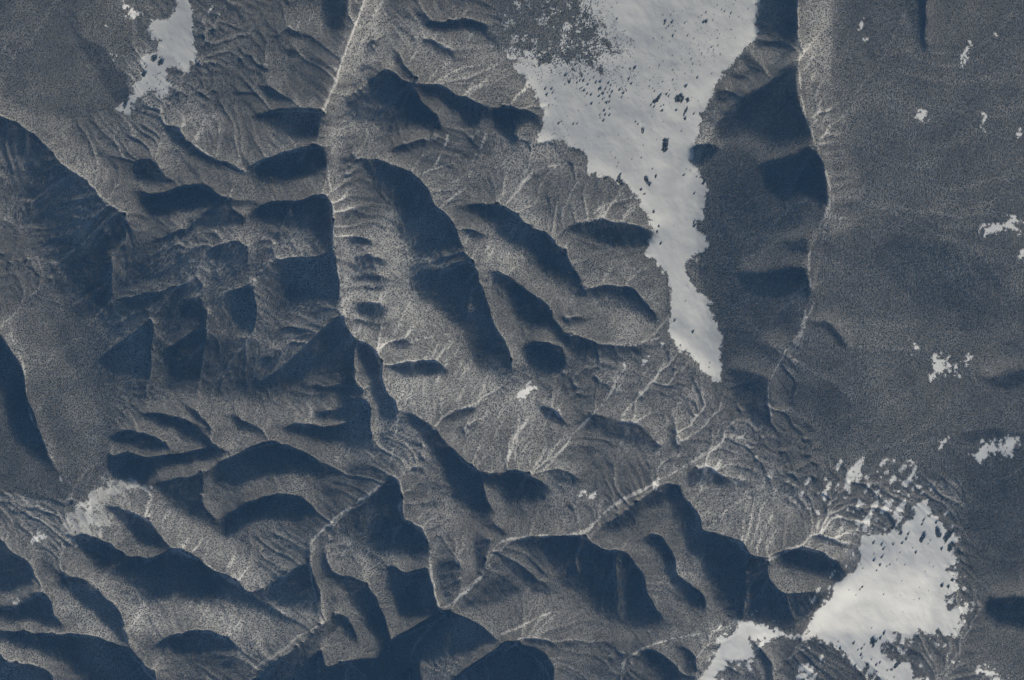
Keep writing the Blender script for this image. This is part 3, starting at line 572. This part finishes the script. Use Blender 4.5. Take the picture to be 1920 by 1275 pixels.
def floor_material():
    m, n, l, p = new_mat('forest_floor')
    g = n.new('ShaderNodeNewGeometry')
    big = noise_node(n, l, g.outputs['Position'], .0025, 4)
    fine = noise_node(n, l, g.outputs['Position'], .03, 8, .7)
    mx = n.new('ShaderNodeMath'); mx.operation = 'MULTIPLY_ADD'; mx.inputs[1].default_value = .6
    l.new(big.outputs[0], mx.inputs[0]); 
    m2 = n.new('ShaderNodeMath'); m2.operation = 'MULTIPLY'; m2.inputs[1].default_value = .55
    l.new(fine.outputs[0], m2.inputs[0]); l.new(m2.outputs[0], mx.inputs[2])
    col = ramp(n, l, mx.outputs[0], [(.42, (.085, .082, .078)), (.56, (.125, .122, .116)), (.74, (.2, .197, .19))])
    at = n.new('ShaderNodeAttribute'); at.attribute_name = 'snow_cover'
    mixc = n.new('ShaderNodeMix'); mixc.data_type = 'RGBA'
    l.new(at.outputs['Fac'], mixc.inputs[0]); l.new(col.outputs[0], mixc.inputs[6]); mixc.inputs[7].default_value = (.66, .65, .63, 1)
    l.new(mixc.outputs[2], p.inputs['Base Color'])
    bp = n.new('ShaderNodeBump'); bp.inputs['Strength'].default_value = .6; bp.inputs['Distance'].default_value = 5.0
    l.new(fine.outputs[0], bp.inputs['Height']); l.new(bp.outputs[0], p.inputs['Normal'])
    p.inputs['Roughness'].default_value = .9; p.inputs['Specular IOR Level'].default_value = .1
    return m
M_FLOOR = floor_material()
def tree_material(name, lo, hi):
    m, n, l, p = new_mat(name)
    o = n.new('ShaderNodeObjectInfo')
    col = ramp(n, l, o.outputs['Random'], [(0, lo), (1, hi)])
    l.new(col.outputs[0], p.inputs['Base Color'])
    p.inputs['Roughness'].default_value = .9; p.inputs['Specular IOR Level'].default_value = .1
    return m
M_SPRUCE = tree_material('spruce_needles', (.050, .057, .052), (.076, .081, .072))
M_BEECH = tree_material('bare_hardwood', (.098, .094, .083), (.145, .138, .123))
M_BARK = tree_material('bark', (.07, .055, .045), (.10, .08, .07))

# ------------------------------------------------------------------ the ground, cut into forest floor and open snow
def tag(o, kind=None, label=None, cat=None, group=None):
    if kind: o['kind'] = kind
    if label: o['label'] = label
    if cat: o['category'] = cat
    if group: o['group'] = group
    return o
def mesh_from(name, co, faces, mat, normals=None):
    me = bpy.data.meshes.new(name)
    nv, nf = len(co), len(faces)
    k = faces.shape[1]
    me.vertices.add(nv); me.vertices.foreach_set('co', co.astype(np.float32).ravel())
    me.loops.add(nf * k); me.loops.foreach_set('vertex_index', faces.astype(np.int32).ravel())
    me.polygons.add(nf)
    me.polygons.foreach_set('loop_start', np.arange(0, nf * k, k, dtype=np.int32))
    me.polygons.foreach_set('use_smooth', np.ones(nf, bool))
    me.update(calc_edges=True)
    if normals is not None: me.normals_split_custom_set_from_vertices(normals.astype(np.float32))
    me.materials.append(mat)
    ob = bpy.data.objects.new(name, me); C.objects.link(ob)
    return ob
gx = (np.arange(GW) + .5) * GS - MX; gyv = (np.arange(GH) + .5) * GS - MY
VX, VY = np.meshgrid(gx, gyv)
WX, WY = wpos(VX, VY)
verts = np.stack([WX, WY, hgt * MPU], -1).reshape(-1, 3)
dzy, dzx = np.gradient(hgt, GS)
nrm = np.stack([-dzx, dzy, np.ones(SHP)], -1); nrm /= np.linalg.norm(nrm, axis=2, keepdims=True); nrm = nrm.reshape(-1, 3)
idx = np.arange(GH * GW).reshape(GH, GW)
quads = np.stack([idx[:-1, :-1], idx[1:, :-1], idx[1:, 1:], idx[:-1, 1:]], -1)
wob1, wob2 = fractal(SHP, 2.6, rng, 3, .7), fractal(SHP, 2.6, rng, 3, .7)
def area(pts, wob=1.0):
    """outline -> ragged mask on the whole grid"""
    m, j0, j1, i0, i1 = fill_poly(pts)
    f = np.zeros(SHP)
    if m is None: return f > 0
    f[j0:j1, i0:i1] = m
    J0, J1, I0, I1 = max(0, j0 - 8), min(GH, j1 + 8), max(0, i0 - 8), min(GW, i1 + 8)
    s = np.s_[J0:J1, I0:I1]
    f[s] = sample(f, ii[s] + wob1[s] * wob, jj[s] + wob2[s] * wob)
    return f > .5
part_id = np.zeros(SHP, np.int16)
SHEETS = [('terrain', M_FLOOR, 'snow-dusted forested mountain slopes cut by valleys')]
for nm, pts, mat, lab in (
    ('snow_meadow', MEADOW_MAIN, M_SNOW, 'largest snow meadow, narrowing to a point below the top edge'),
    ('snow_meadow', MEADOW_NW, M_SNOW, 'narrow snow clearing in the forest at the upper left'),
    ('snow_meadow', MEADOW_SE, M_BRIGHT, 'bright smooth snow meadow on the ridge at the lower right'),
    ('snow_bald', MEADOW_SW, M_BALD, 'windblown white summit above dark slopes at the lower left')):
    m_ = area(pts, 1.5)
    if nm == 'snow_bald': m_ = area(pts, 3.5) & (wob1 < .9)
    part_id[m_] = len(SHEETS); SHEETS.append((nm, mat, lab))
dense_meadow = blur(area([(880,-140),(1105,-140),(1108,0),(1122,25),(1140,70),(1168,85),(1184,112),(1165,122),(1130,118),(1095,118),(1075,138),(1050,128),(1020,128),(985,110),(940,100),(880,60)], 4).astype(float), 11)
tuft = fractal(SHP, 2.2, rng, 3, .7)
part_id[(part_id == 1) & (dense_meadow + .22 * tuft > .80)] = 0
def compass(x, y):
    v = 'upper' if y < 425 else 'middle' if y < 850 else 'lower'
    h = 'left' if x < 640 else 'centre' if x < 1280 else 'right'
    return v, h
ragged = fractal(SHP, 1.5, rng, 2); glade_rank = {}
for pts in sorted(GLADES, key=lambda p: (np.mean([q[1] for q in p]))):
    cx, cy = np.mean([q[0] for q in pts]), np.mean([q[1] for q in pts])
    part_id[area(pts, 1.8) & (ragged < .4)] = len(SHEETS)
    v, h = compass(cx, cy); k = glade_rank[(v, h)] = glade_rank.get((v, h), 0) + 1
    nth = ['topmost', 'second', 'third', 'fourth', 'fifth', 'sixth', 'seventh', 'eighth', 'ninth', 'tenth', 'eleventh', 'twelfth', 'thirteenth', 'fourteenth'][k - 1]
    SHEETS.append(('snow_glade', M_BRIGHT, f'{nth} from the top of small snow glades in the {v} {h} forest'))
# snow lanes painted along the tree shadow direction, north of the lower meadow
COMB = [(1490,950),(1515,905),(1560,880),(1610,862),(1680,850),(1730,880),(1745,915),(1740,945),(1700,965),(1650,995),(1610,1000),(1580,960)]
comb = blur(area(COMB, 2).astype(float), 4)
lanes = streaked(5, 1.2, math.atan2(SY, SX), rng)
near_se = blur((part_id == 3).astype(float), 9)
near_glade = blur(((part_id >= 5)).astype(float), 4)
fleck = np.maximum(np.maximum(comb, np.clip(near_se * 1.6, 0, .8)), np.clip(near_glade * 2.2, 0, .75))
part_id[(fleck > .12) & (lanes + .8 * ragged > 2.3 - 1.3 * fleck) & (part_id == 0)] = len(SHEETS); SHEETS.append(('snow_lanes', M_BRIGHT, 'slanting snow lanes painted along the tree shadows above the lower right meadow'))
fid = part_id[:-1, :-1]
for k, (nm, mat, lab) in enumerate(SHEETS):
    f = quads[fid == k]
    if len(f) == 0: continue
    u, inv = np.unique(f, return_inverse=True)
    o = mesh_from(nm, verts[u], inv.reshape(f.shape), mat, nrm[u])
    tag(o, 'structure', lab)
    if k == 0: terrain, terrain_u = o, u
print('ground', round(time.time() - T0, 1))

# ------------------------------------------------------------------ stream beds
def course(pts, step=2.0):
    """smooth the traced course (Catmull-Rom) and wander a little"""
    P = np.asarray(pts, float); Q = np.vstack([2 * P[0] - P[1], P, 2 * P[-1] - P[-2]]); out = []
    for k in range(1, len(Q) - 2):
        p0, p1, p2, p3 = Q[k - 1:k + 3]; n = max(2, int(np.hypot(*(p2 - p1)) / step))
        t = (np.arange(n) / n)[:, None]
        out.append(.5 * (2 * p1 + (p2 - p0) * t + (2 * p0 - 5 * p1 + 4 * p2 - p3) * t ** 2 + (3 * p1 - p0 - 3 * p2 + p3) * t ** 3))
    out.append(P[-1:]); return np.vstack(out)
bare = np.zeros(SHP)
def stamp(x, y, r, v=1.0):
    ci, cj = (x + MX) / GS, (y + MY) / GS; R = r / GS
    i0, i1, j0, j1 = int(max(0, ci - R - 1)), int(min(GW, ci + R + 2)), int(max(0, cj - R - 1)), int(min(GH, cj + R + 2))
    if i1 <= i0 or j1 <= j0: return
    s = np.s_[j0:j1, i0:i1]
    bare[s] = np.maximum(bare[s], v * (np.hypot(ii[s] + .5 - ci, jj[s] + .5 - cj) < R))
for half, pts in STREAMS:
    P = course(pts)
    P += np.stack([np.interp(np.arange(len(P)), np.arange(0, len(P) + 8, 4), rng.standard_normal(len(range(0, len(P) + 8, 4)))) for _ in (0, 1)], 1) * .6
    tan = np.gradient(P, axis=0); tan /= np.linalg.norm(tan, axis=1, keepdims=True) + 1e-9
    nor = np.stack([-tan[:, 1], tan[:, 0]], 1)
    def wander(step, lo, hi):
        k = np.arange(0, len(P) + 2 * step, step); return np.interp(np.arange(len(P)), k, rng.uniform(lo, hi, len(k)))
    w = half * .8 * np.clip(wander(9, -.2, 1.4), .22, 1.25)
    w *= np.clip(np.minimum(np.arange(len(P)), np.arange(len(P))[::-1]) / 6 + .25, 0, 1)
    wl_, wr_ = w * wander(2, .3, 1.5), w * wander(2, .3, 1.5)          # the two banks wander apart
    rows = []
    for a in (-1, -.5, 0, .5, 1):
        q = P + nor * (np.where(a < 0, wl_, wr_) * a)[:, None]
        X, Y = wpos(q[:, 0], q[:, 1])
        rows.append(np.stack([X, Y, height_at(q[:, 0], q[:, 1]) + 1.2 - .5 * abs(a)], 1))
    V = np.stack(rows, 1); n = len(P); ix = np.arange(n * 5).reshape(n, 5)
    F = np.stack([ix[:-1, :-1], ix[1:, :-1], ix[1:, 1:], ix[:-1, 1:]], -1).reshape(-1, 4)
    o = mesh_from('frozen_stream' if half >= 1.4 else 'snow_gully', V.reshape(-1, 3), F[:, ::-1], M_BED)
    tag(o, 'structure', 'pale snow-filled stream bed winding along a valley floor' if half >= 1.4 else 'thin pale snow-filled gully on a forested slope')
    for (x, y), ww in zip(P, w): stamp(x, y, ww * 1.2 + .3)

# ------------------------------------------------------------------ where trees grow
inside_snow = part_id > 0
dens = np.where(inside_snow, 0.0, 1.0)
thin_meadow = blur(area([(985,110),(1050,120),(1190,100),(1192,130),(1178,160),(1160,180),(1140,160),(1090,170),(1060,140),(1010,160)], 2.5).astype(float), 5)
clump = fractal(SHP, 2.2, rng, 2)
main = part_id == 1
dens[main] = (np.clip(dense_meadow * 1.25 - .22 + .22 * tuft, 0, 1) * (dense_meadow > .08))[main]
dens[main] = np.maximum(dens[main], (thin_meadow * .42 * (clump > .35))[main])
dots = blur(area([(1185,150),(1250,90),(1330,40),(1385,0),(1395,30),(1340,110),(1290,180),(1260,215),(1200,215)], 2).astype(float), 8)
dens[main] = np.maximum(dens[main], (dots * .035)[main])
edge_dots = blur((area([(1000,180),(1040,190),(1050,250),(1090,270),(1060,285),(1000,262)], 2)).astype(float), 4)
dens[main] = np.maximum(dens[main], (edge_dots * .10 * (clump > 0))[main])
fringe = blur((part_id == 0).astype(float), 2.2)
dens[inside_snow] = np.maximum(dens, np.clip(fringe * 1.5 - .22, 0, .6) * (ragged > .1))[inside_snow]
bald = part_id == 4
openings_b = streaked(5, 1.2, math.radians(60), rng)
dens[bald] = (.95 * (clump + 1.2 * openings_b > .35))[bald]
# snow shows through along the gullies where water gathers and in streaky openings on the sunny sides
fl = blur(np.log1p(flow), .5); fl = (fl - np.median(fl)) / fl.std()
openings = streaked(7, 1.1, math.radians(-62), rng)
patch = fractal(SHP, 22, rng, 3)
PALE = [
 (.75, [(650,60),(700,-60),(740,-60),(712,30),(672,105),(648,180),(642,290),(652,380),(650,470),(665,560),(700,620),(740,640),(760,660),(700,660),(652,620),(630,480),(617,300),(606,200),(625,130)]),
 (.5, [(680,560),(780,570),(850,610),(890,690),(950,725),(850,760),(742,760),(720,690),(760,640)]),
 (.35, [(1500,-60),(1560,-60),(1562,100),(1548,160),(1580,330),(1590,420),(1556,450),(1552,400),(1562,350),(1540,270),(1518,200),(1500,130)]),
 (.7, [(280,915),(310,950),(380,985),(430,1010),(470,1060),(500,1110),(470,1105),(420,1075),(370,1040),(325,1035),(290,985)]),
 (.6, [(205,985),(215,940),(250,930),(290,935),(285,975),(250,965),(225,990)]),
 (.5, [(250,1130),(330,1125),(400,1140),(460,1150),(480,1215),(420,1190),(350,1175),(300,1180),(245,1190)]),
 (.45, [(310,740),(420,745),(500,765),(600,750),(660,790),(600,790),(510,800),(490,800),(430,765),(370,765),(345,745),(320,770)]),
 (.4, [(860,410),(890,435),(960,475),(1010,518),(1080,562),(1060,570),(1000,540),(960,512),(895,505),(868,462)]),
 (.45, [(780,85),(850,60),(920,60),(960,120),(1010,200),(960,190),(880,178),(830,150),(790,140)]),
 (.4, [(830,790),(910,750),(1000,730),(1080,770),(1040,850),(1000,885),(900,880),(850,830)]),
 (.5, [(1330,830),(1370,800),(1430,830),(1440,860),(1390,850),(1340,860)]),
 (.75, [(1530,960),(1570,960),(1605,985),(1608,1060),(1570,1050),(1530,1025),(1510,1015)]),
 (.5, [(1320,960),(1380,930),(1470,915),(1460,940),(1400,960),(1350,990)]),
 (.45, [(1235,690),(1260,665),(1250,700),(1225,715)]),
 (.5, [(45,665),(120,655),(125,672),(50,680)]), (.5, [(60,762),(140,755),(145,772),(65,778)]), (.5, [(0,600),(30,575),(60,580),(30,620),(40,690),(30,690),(10,640)]), (.4, [(55,790),(75,800),(130,890),(118,905),(90,850)]),
 (.4, [(930,370),(1000,330),(1090,300),(1100,320),(1020,340),(960,390)]), (.4, [(1040,405),(1100,380),(1200,390),(1210,410),(1120,408)]), (.45, [(330,205),(400,190),(420,225),(370,275),(345,250)]), (.35, [(520,30),(590,20),(600,60),(540,50)]),
 (.4, [(640,990),(690,1060),(660,1080),(620,1040)]), (.45, [(760,940),(830,960),(860,1010),(820,1080),(805,1010),(770,970)]),
 (.4, [(1240,1170),(1330,1165),(1390,1165),(1330,1190),(1240,1205)]), (.35, [(960,1120),(1060,1120),(1100,1160),(1000,1170)]),
]
PALE += [(.4, [(1150,700),(1250,660),(1340,750),(1440,850),(1300,900),(1150,850)]), (.55, [(1290,870),(1400,820),(1440,850),(1500,950),(1440,1040),(1330,1000)]), (.4, [(640,640),(700,650),(760,760),(720,780)]), (.35, [(0,1100),(60,1110),(230,1240),(120,1190)]), (.45, [(160,905),(270,905),(330,1000),(280,1000),(200,990)])]
pale = np.zeros(SHP)
for v, pts in PALE: pale = np.maximum(pale, area(pts, 3) * v)
pale = blur(pale, 5)
gap = np.clip((fl - .8) * .5, 0, .85) * (1 - .7 * calm) * (.35 + 1.1 * pale) + np.clip(openings - .85, 0, 1.2) * (pale * .6 + .08 * (patch > .3) * (1 - calm))
dens *= np.clip(1 - gap, .06, 1) * (1 - .25 * pale) * (1 - .12 * np.clip(patch, 0, 2) * (1 - calm))
dens *= 1 - bare * .85
cover = terrain.data.attributes.new('snow_cover', 'FLOAT', 'POINT')
cover.data.foreach_set('value', blur(np.clip(1.05 - dens, 0, 1), .6).ravel()[terrain_u].astype(np.float32))

# ------------------------------------------------------------------ tree shapes
def conifer_mesh(name, seed, mat, bark=None):
    """three ragged skirts of branches round a tapering stem, 1 m tall"""
    r = np.random.default_rng(seed); V = []; F = []; MI = []
    def skirt(z0, z1, rad, n=7):
        b = len(V)
        for k in range(n):
            a = (k + r.uniform(-.2, .2)) / n * 2 * math.pi; q = rad * r.uniform(.72, 1.15)
            V.append((q * math.cos(a), q * math.sin(a), z0 + r.uniform(-.03, .03)))
        V.append((r.uniform(-.01, .01), r.uniform(-.01, .01), z1))
        for k in range(n): F.append((b + k, b + (k + 1) % n, b + n)); MI.append(0)
    skirt(.14, .62, .30); skirt(.40, .82, .22, 6); skirt(.64, 1.0, .13, 5)
    b = len(V)
    for z, q in ((0, .035), (.3, .025)):
        for k in range(4): V.append((q * math.cos(k * math.pi / 2), q * math.sin(k * math.pi / 2), z))
    for k in range(4): F.append((b + k, b + (k + 1) % 4, b + 4 + (k + 1) % 4)); F.append((b + k, b + 4 + (k + 1) % 4, b + 4 + k)); MI += [1, 1]
    me = bpy.data.meshes.new(name); me.from_pydata(V, [], F); me.materials.append(mat); me.materials.append(bark or M_BARK)
    me.polygons.foreach_set('material_index', np.array(MI, np.int32)); me.update(); return me
def hardwood_mesh(name, seed, mat):
    """open irregular crown of twig masses on a forked stem, 1 m tall"""
    r = np.random.default_rng(seed); V = []; F = []; MI = []
    for c in range(4):
        a = c * 2.4 + r.uniform(-.3, .3); d = r.uniform(.10, .22) if c else 0
        cx, cy, cz, q = d * math.cos(a), d * math.sin(a), r.uniform(.55, .78), r.uniform(.15, .24)
        b = len(V); pts = [(0, 0, 1), (0, 0, -.8)] + [(math.cos(t), math.sin(t), r.uniform(-.3, .3)) for t in np.arange(5) * 2 * math.pi / 5]
        for p in pts:
            s = q * r.uniform(.7, 1.3); V.append((cx + p[0] * s, cy + p[1] * s, cz + p[2] * s))
        for k in range(5):
            F.append((b, b + 2 + k, b + 2 + (k + 1) % 5)); F.append((b + 1, b + 2 + (k + 1) % 5, b + 2 + k)); MI += [0, 0]
    b = len(V)
    for z, q in ((0, .035), (.6, .02)):
        for k in range(3): V.append((q * math.cos(k * 2.094), q * math.sin(k * 2.094), z))
    for k in range(3): F.append((b + k, b + (k + 1) % 3, b + 3 + (k + 1) % 3)); F.append((b + k, b + 3 + (k + 1) % 3, b + 3 + k)); MI += [1, 1]
    me = bpy.data.meshes.new(name); me.from_pydata(V, [], F); me.materials.append(mat); me.materials.append(M_BARK)
    me.polygons.foreach_set('material_index', np.array(MI, np.int32)); me.update(); return me

def forest(name, proto_mesh, P, size, width, label):
    """one forest mass: a point for every tree, a tree set on every point"""
    n = len(P)
    me = bpy.data.meshes.new(name); me.vertices.add(n); me.vertices.foreach_set('co', P.astype(np.float32).ravel())
    a = me.attributes.new('tree_scale', 'FLOAT_VECTOR', 'POINT'); a.data.foreach_set('vector', np.stack([width, width, size], 1).astype(np.float32).ravel())
    a = me.attributes.new('tree_turn', 'FLOAT_VECTOR', 'POINT'); a.data.foreach_set('vector', np.stack([rng.normal(0, .05, n), rng.normal(0, .05, n), rng.uniform(0, 6.28, n)], 1).astype(np.float32).ravel())
    ob = bpy.data.objects.new(name, me); C.objects.link(ob)
    proto = bpy.data.objects.new(name + '_shape', proto_mesh)
    ng = bpy.data.node_groups.new(name, 'GeometryNodeTree')
    ng.interface.new_socket('Geometry', in_out='INPUT', socket_type='NodeSocketGeometry')
    ng.interface.new_socket('Geometry', in_out='OUTPUT', socket_type='NodeSocketGeometry')
    nd = ng.nodes; lk = ng.links
    gi = nd.new('NodeGroupInput'); go = nd.new('NodeGroupOutput')
    oi = nd.new('GeometryNodeObjectInfo'); oi.inputs['Object'].default_value = proto; oi.inputs['As Instance'].default_value = True
    io = nd.new('GeometryNodeInstanceOnPoints')
    s = nd.new('GeometryNodeInputNamedAttribute'); s.data_type = 'FLOAT_VECTOR'; s.inputs['Name'].default_value = 'tree_scale'
    t = nd.new('GeometryNodeInputNamedAttribute'); t.data_type = 'FLOAT_VECTOR'; t.inputs['Name'].default_value = 'tree_turn'
    lk.new(gi.outputs[0], io.inputs['Points']); lk.new(oi.outputs['Geometry'], io.inputs['Instance'])
    lk.new(s.outputs[0], io.inputs['Scale']); lk.new(t.outputs[0], io.inputs['Rotation'])
    lk.new(io.outputs[0], go.inputs[0])
    md = ob.modifiers.new('trees', 'NODES'); md.node_group = ng
    return tag(ob, 'stuff', label)

# ------------------------------------------------------------------ the forest
STEP = 2.2
mgx, mgy = 150, 120
px, py = np.meshgrid(np.arange(-mgx, 1920 + mgx, STEP), np.arange(-mgy, 1275 + mgy, STEP))
px = px.ravel() + rng.uniform(-.5, .5, px.size) * STEP; py = py.ravel() + rng.uniform(-.5, .5, py.size) * STEP
fi = ((px + MX) / GS).astype(int); fj = ((py + MY) / GS).astype(int)
keep = rng.uniform(0, 1, px.size) < dens[fj, fi] * .97
px, py, fi, fj = px[keep], py[keep], fi[keep], fj[keep]
wood = fractal(SHP, 45, rng, 3) * (.8 - .55 * calm) + pale * 2.4 + sunny * 1.3 + lee * -.3
hard = rng.uniform(0, 1, px.size) < np.clip(.36 + .34 * wood[fj, fi] - .2 * calm[fj, fi], .08, .985)
meadow_tree = inside_snow[fj, fi]
hard &= ~meadow_tree
Z = height_at(px, py)
X, Y = wpos(px, py)
P = np.stack([X, Y, Z - .4], 1)
hs = np.exp(rng.normal(0, .16, px.size))
hs = np.where(meadow_tree, hs * np.where(dense_meadow[fj, fi] > .6, 1.15, .75), hs)
for nm, sel, proto, h0, w0, lab in (
    ('conifer_forest', ~hard, conifer_mesh('conifer_shape', 3, M_SPRUCE), 6.6, 16.5, 'dark conifer forest covering the slopes and plateaus'),
    ('leafless_forest', hard, hardwood_mesh('leafless_shape', 4, M_BEECH), 5.0, 13.5, 'grey leafless hardwood forest mixed over the sunny slopes')):
    n = int(sel.sum())
    forest(nm, proto, P[sel], h0 * hs[sel], w0 * hs[sel] * np.exp(rng.normal(0, .12, n)), lab)
print('forest', px.size, round(time.time() - T0, 1))

# ------------------------------------------------------------------ trees and groves on the open snow
tree_shapes = [conifer_mesh('free_conifer_%d' % k, 20 + k, M_SPRUCE) for k in range(5)]
def put_tree(name, x, y, h, w, parent=None):
    o = bpy.data.objects.new(name, tree_shapes[rng.integers(5)]); C.objects.link(o)
    X, Y = wpos(x, y); o.location = (X, Y, float(height_at(x, y)) - .4)
    o.rotation_euler = (0, 0, rng.uniform(0, 6.28)); o.scale = (w, w, h)
    if parent:
        o.parent = parent; o.location = (X - parent.location.x, Y - parent.location.y, o.location.z - parent.location.z)
    return o
def grove_at(pts_in, label, group=None):
    cx, cy = np.mean(pts_in, 0)
    e = bpy.data.objects.new('conifer_grove', None); C.objects.link(e)
    X, Y = wpos(cx, cy); e.location = (X, Y, float(height_at(cx, cy)))
    e.empty_display_size = 10
    tag(e, None, label, 'grove', group)
    for x, y in pts_in:
        k = rng.uniform(.8, 1.25); put_tree('tree', x, y, 15 * k, 20 * k, e)
    return e
for lab, pts in GROVES:
    P_ = np.array(pts, float); lo, hi = P_.min(0), P_.max(0); ins = []
    g = np.arange(lo[0], hi[0], 2.1), np.arange(lo[1], hi[1], 2.1)
    for y in g[1]:
        for x in g[0]:
            q = (x + rng.uniform(-.6, .6), y + rng.uniform(-.6, .6)); c = False
            for a in range(len(pts)):
                (xa, ya), (xb, yb) = pts[a], pts[(a + 1) % len(pts)]
                if (ya > q[1]) != (yb > q[1]) and q[0] < (xb - xa) * (q[1] - ya) / (yb - ya) + xa: c = not c
            if c: ins.append(q)
    if ins: grove_at(ins, lab)
WHERE = {'main': 'big upper snow meadow', 'south': 'lower right snow meadow', 'north': 'upper left snow clearing'}
found = []
for zone, x0, y0, sc, L in FREE_TREES:
    for X_, Y_, r_ in L: found.append((zone, x0 + X_ / sc, y0 + Y_ / sc, r_ / sc))
ONES = ['', 'first', 'second', 'third', 'fourth', 'fifth', 'sixth', 'seventh', 'eighth', 'ninth', 'tenth', 'eleventh', 'twelfth', 'thirteenth', 'fourteenth', 'fifteenth', 'sixteenth', 'seventeenth', 'eighteenth', 'nineteenth']
def nth(k):
    return ONES[k] if k < 20 else ('twentieth', 'thirtieth', 'fortieth')[k // 10 - 2] if k % 10 == 0 else ('twenty', 'thirty', 'forty')[k // 10 - 2] + '-' + ONES[k % 10]
def district(zone, x, y):
    if zone == 'north': return 'upper left snow clearing'
    if zone == 'south':
        return 'top half of the lower right meadow' if y < 1060 else 'middle of the lower right meadow' if y < 1180 else 'bottom bay of the lower right meadow'
    if y > 440: return 'bottom tip of the big meadow'
    if y > 300: return 'narrowing neck of the big meadow'
    if y > 215: return 'left middle of the big meadow' if x < 1160 else 'centre of the big meadow'
    if x < 1110: return 'far left scatter of the big meadow'
    if x < 1200: return 'upper left scatter of the big meadow'
    if x < 1300: return 'upper middle of the big meadow'
    return 'upper right shore of the big meadow'
rank = {}
for zone, x, y, r in sorted(found, key=lambda t: t[2]):
    big = r >= 2.0; d_ = district(zone, x, y)
    k = rank[(big, d_)] = rank.get((big, d_), 0) + 1
    order = f'{nth(k)} from the top'
    if big:
        n = max(2, int(round((r / 1.15) ** 2 * .8)))
        ang = rng.uniform(0, 6.28, n); d = np.sqrt(rng.uniform(0, 1, n)) * r * .75
        ins = [(x + a * .8, y + b_) for a, b_ in zip(d * np.cos(ang), d * np.sin(ang))]
        grove_at(ins, f'rounded conifer clump, {order} in the {d_}', f'tree clumps on the {WHERE[zone]}')
    else:
        k = np.clip(r / 1.6, .55, 1.2)
        o = put_tree('conifer', x, y, 14 * k, 20 * k)
        tag(o, None, f'single small conifer, {order} in the {d_}', 'tree', f'single trees on the {WHERE[zone]}')
# ------------------------------------------------------------------ the air between the land and the viewer
def haze_box():
    x, y = GW * GS * MPU / 2 + 400, GH * GS * MPU / 2 + 400
    z0, z1 = float(hgt.min()) * MPU - 100, CAM_H + 200
    V = [(sx * x, sy * y, z) for z in (z0, z1) for sx, sy in ((-1, -1), (1, -1), (1, 1), (-1, 1))]
    F = [(0, 3, 2, 1), (4, 5, 6, 7), (0, 1, 5, 4), (1, 2, 6, 5), (2, 3, 7, 6), (3, 0, 4, 7)]
    me = bpy.data.meshes.new('haze'); me.from_pydata(V, [], F)
    o = bpy.data.objects.new('haze', me); C.objects.link(o)
    m = bpy.data.materials.new('haze'); m.use_nodes = True; n = m.node_tree.nodes; n.clear()
    out = n.new('ShaderNodeOutputMaterial'); v = n.new('ShaderNodeVolumePrincipled')
    v.inputs['Color'].default_value = (.16, .46, 1.0, 1); v.inputs['Absorption Color'].default_value = (1, 1, 1, 1)
    v.inputs['Density'].default_value = HAZE; v.inputs['Anisotropy'].default_value = 0
    m.node_tree.links.new(v.outputs[0], out.inputs['Volume'])
    m.cycles.volume_sampling = 'DISTANCE'; m.cycles.homogeneous_volume = True
    me.materials.append(m)
    return tag(o, 'stuff', 'thin blue air between the viewer and the mountains')
HAZE = 1.8e-6
haze_box()
print('done', round(time.time() - T0, 1))
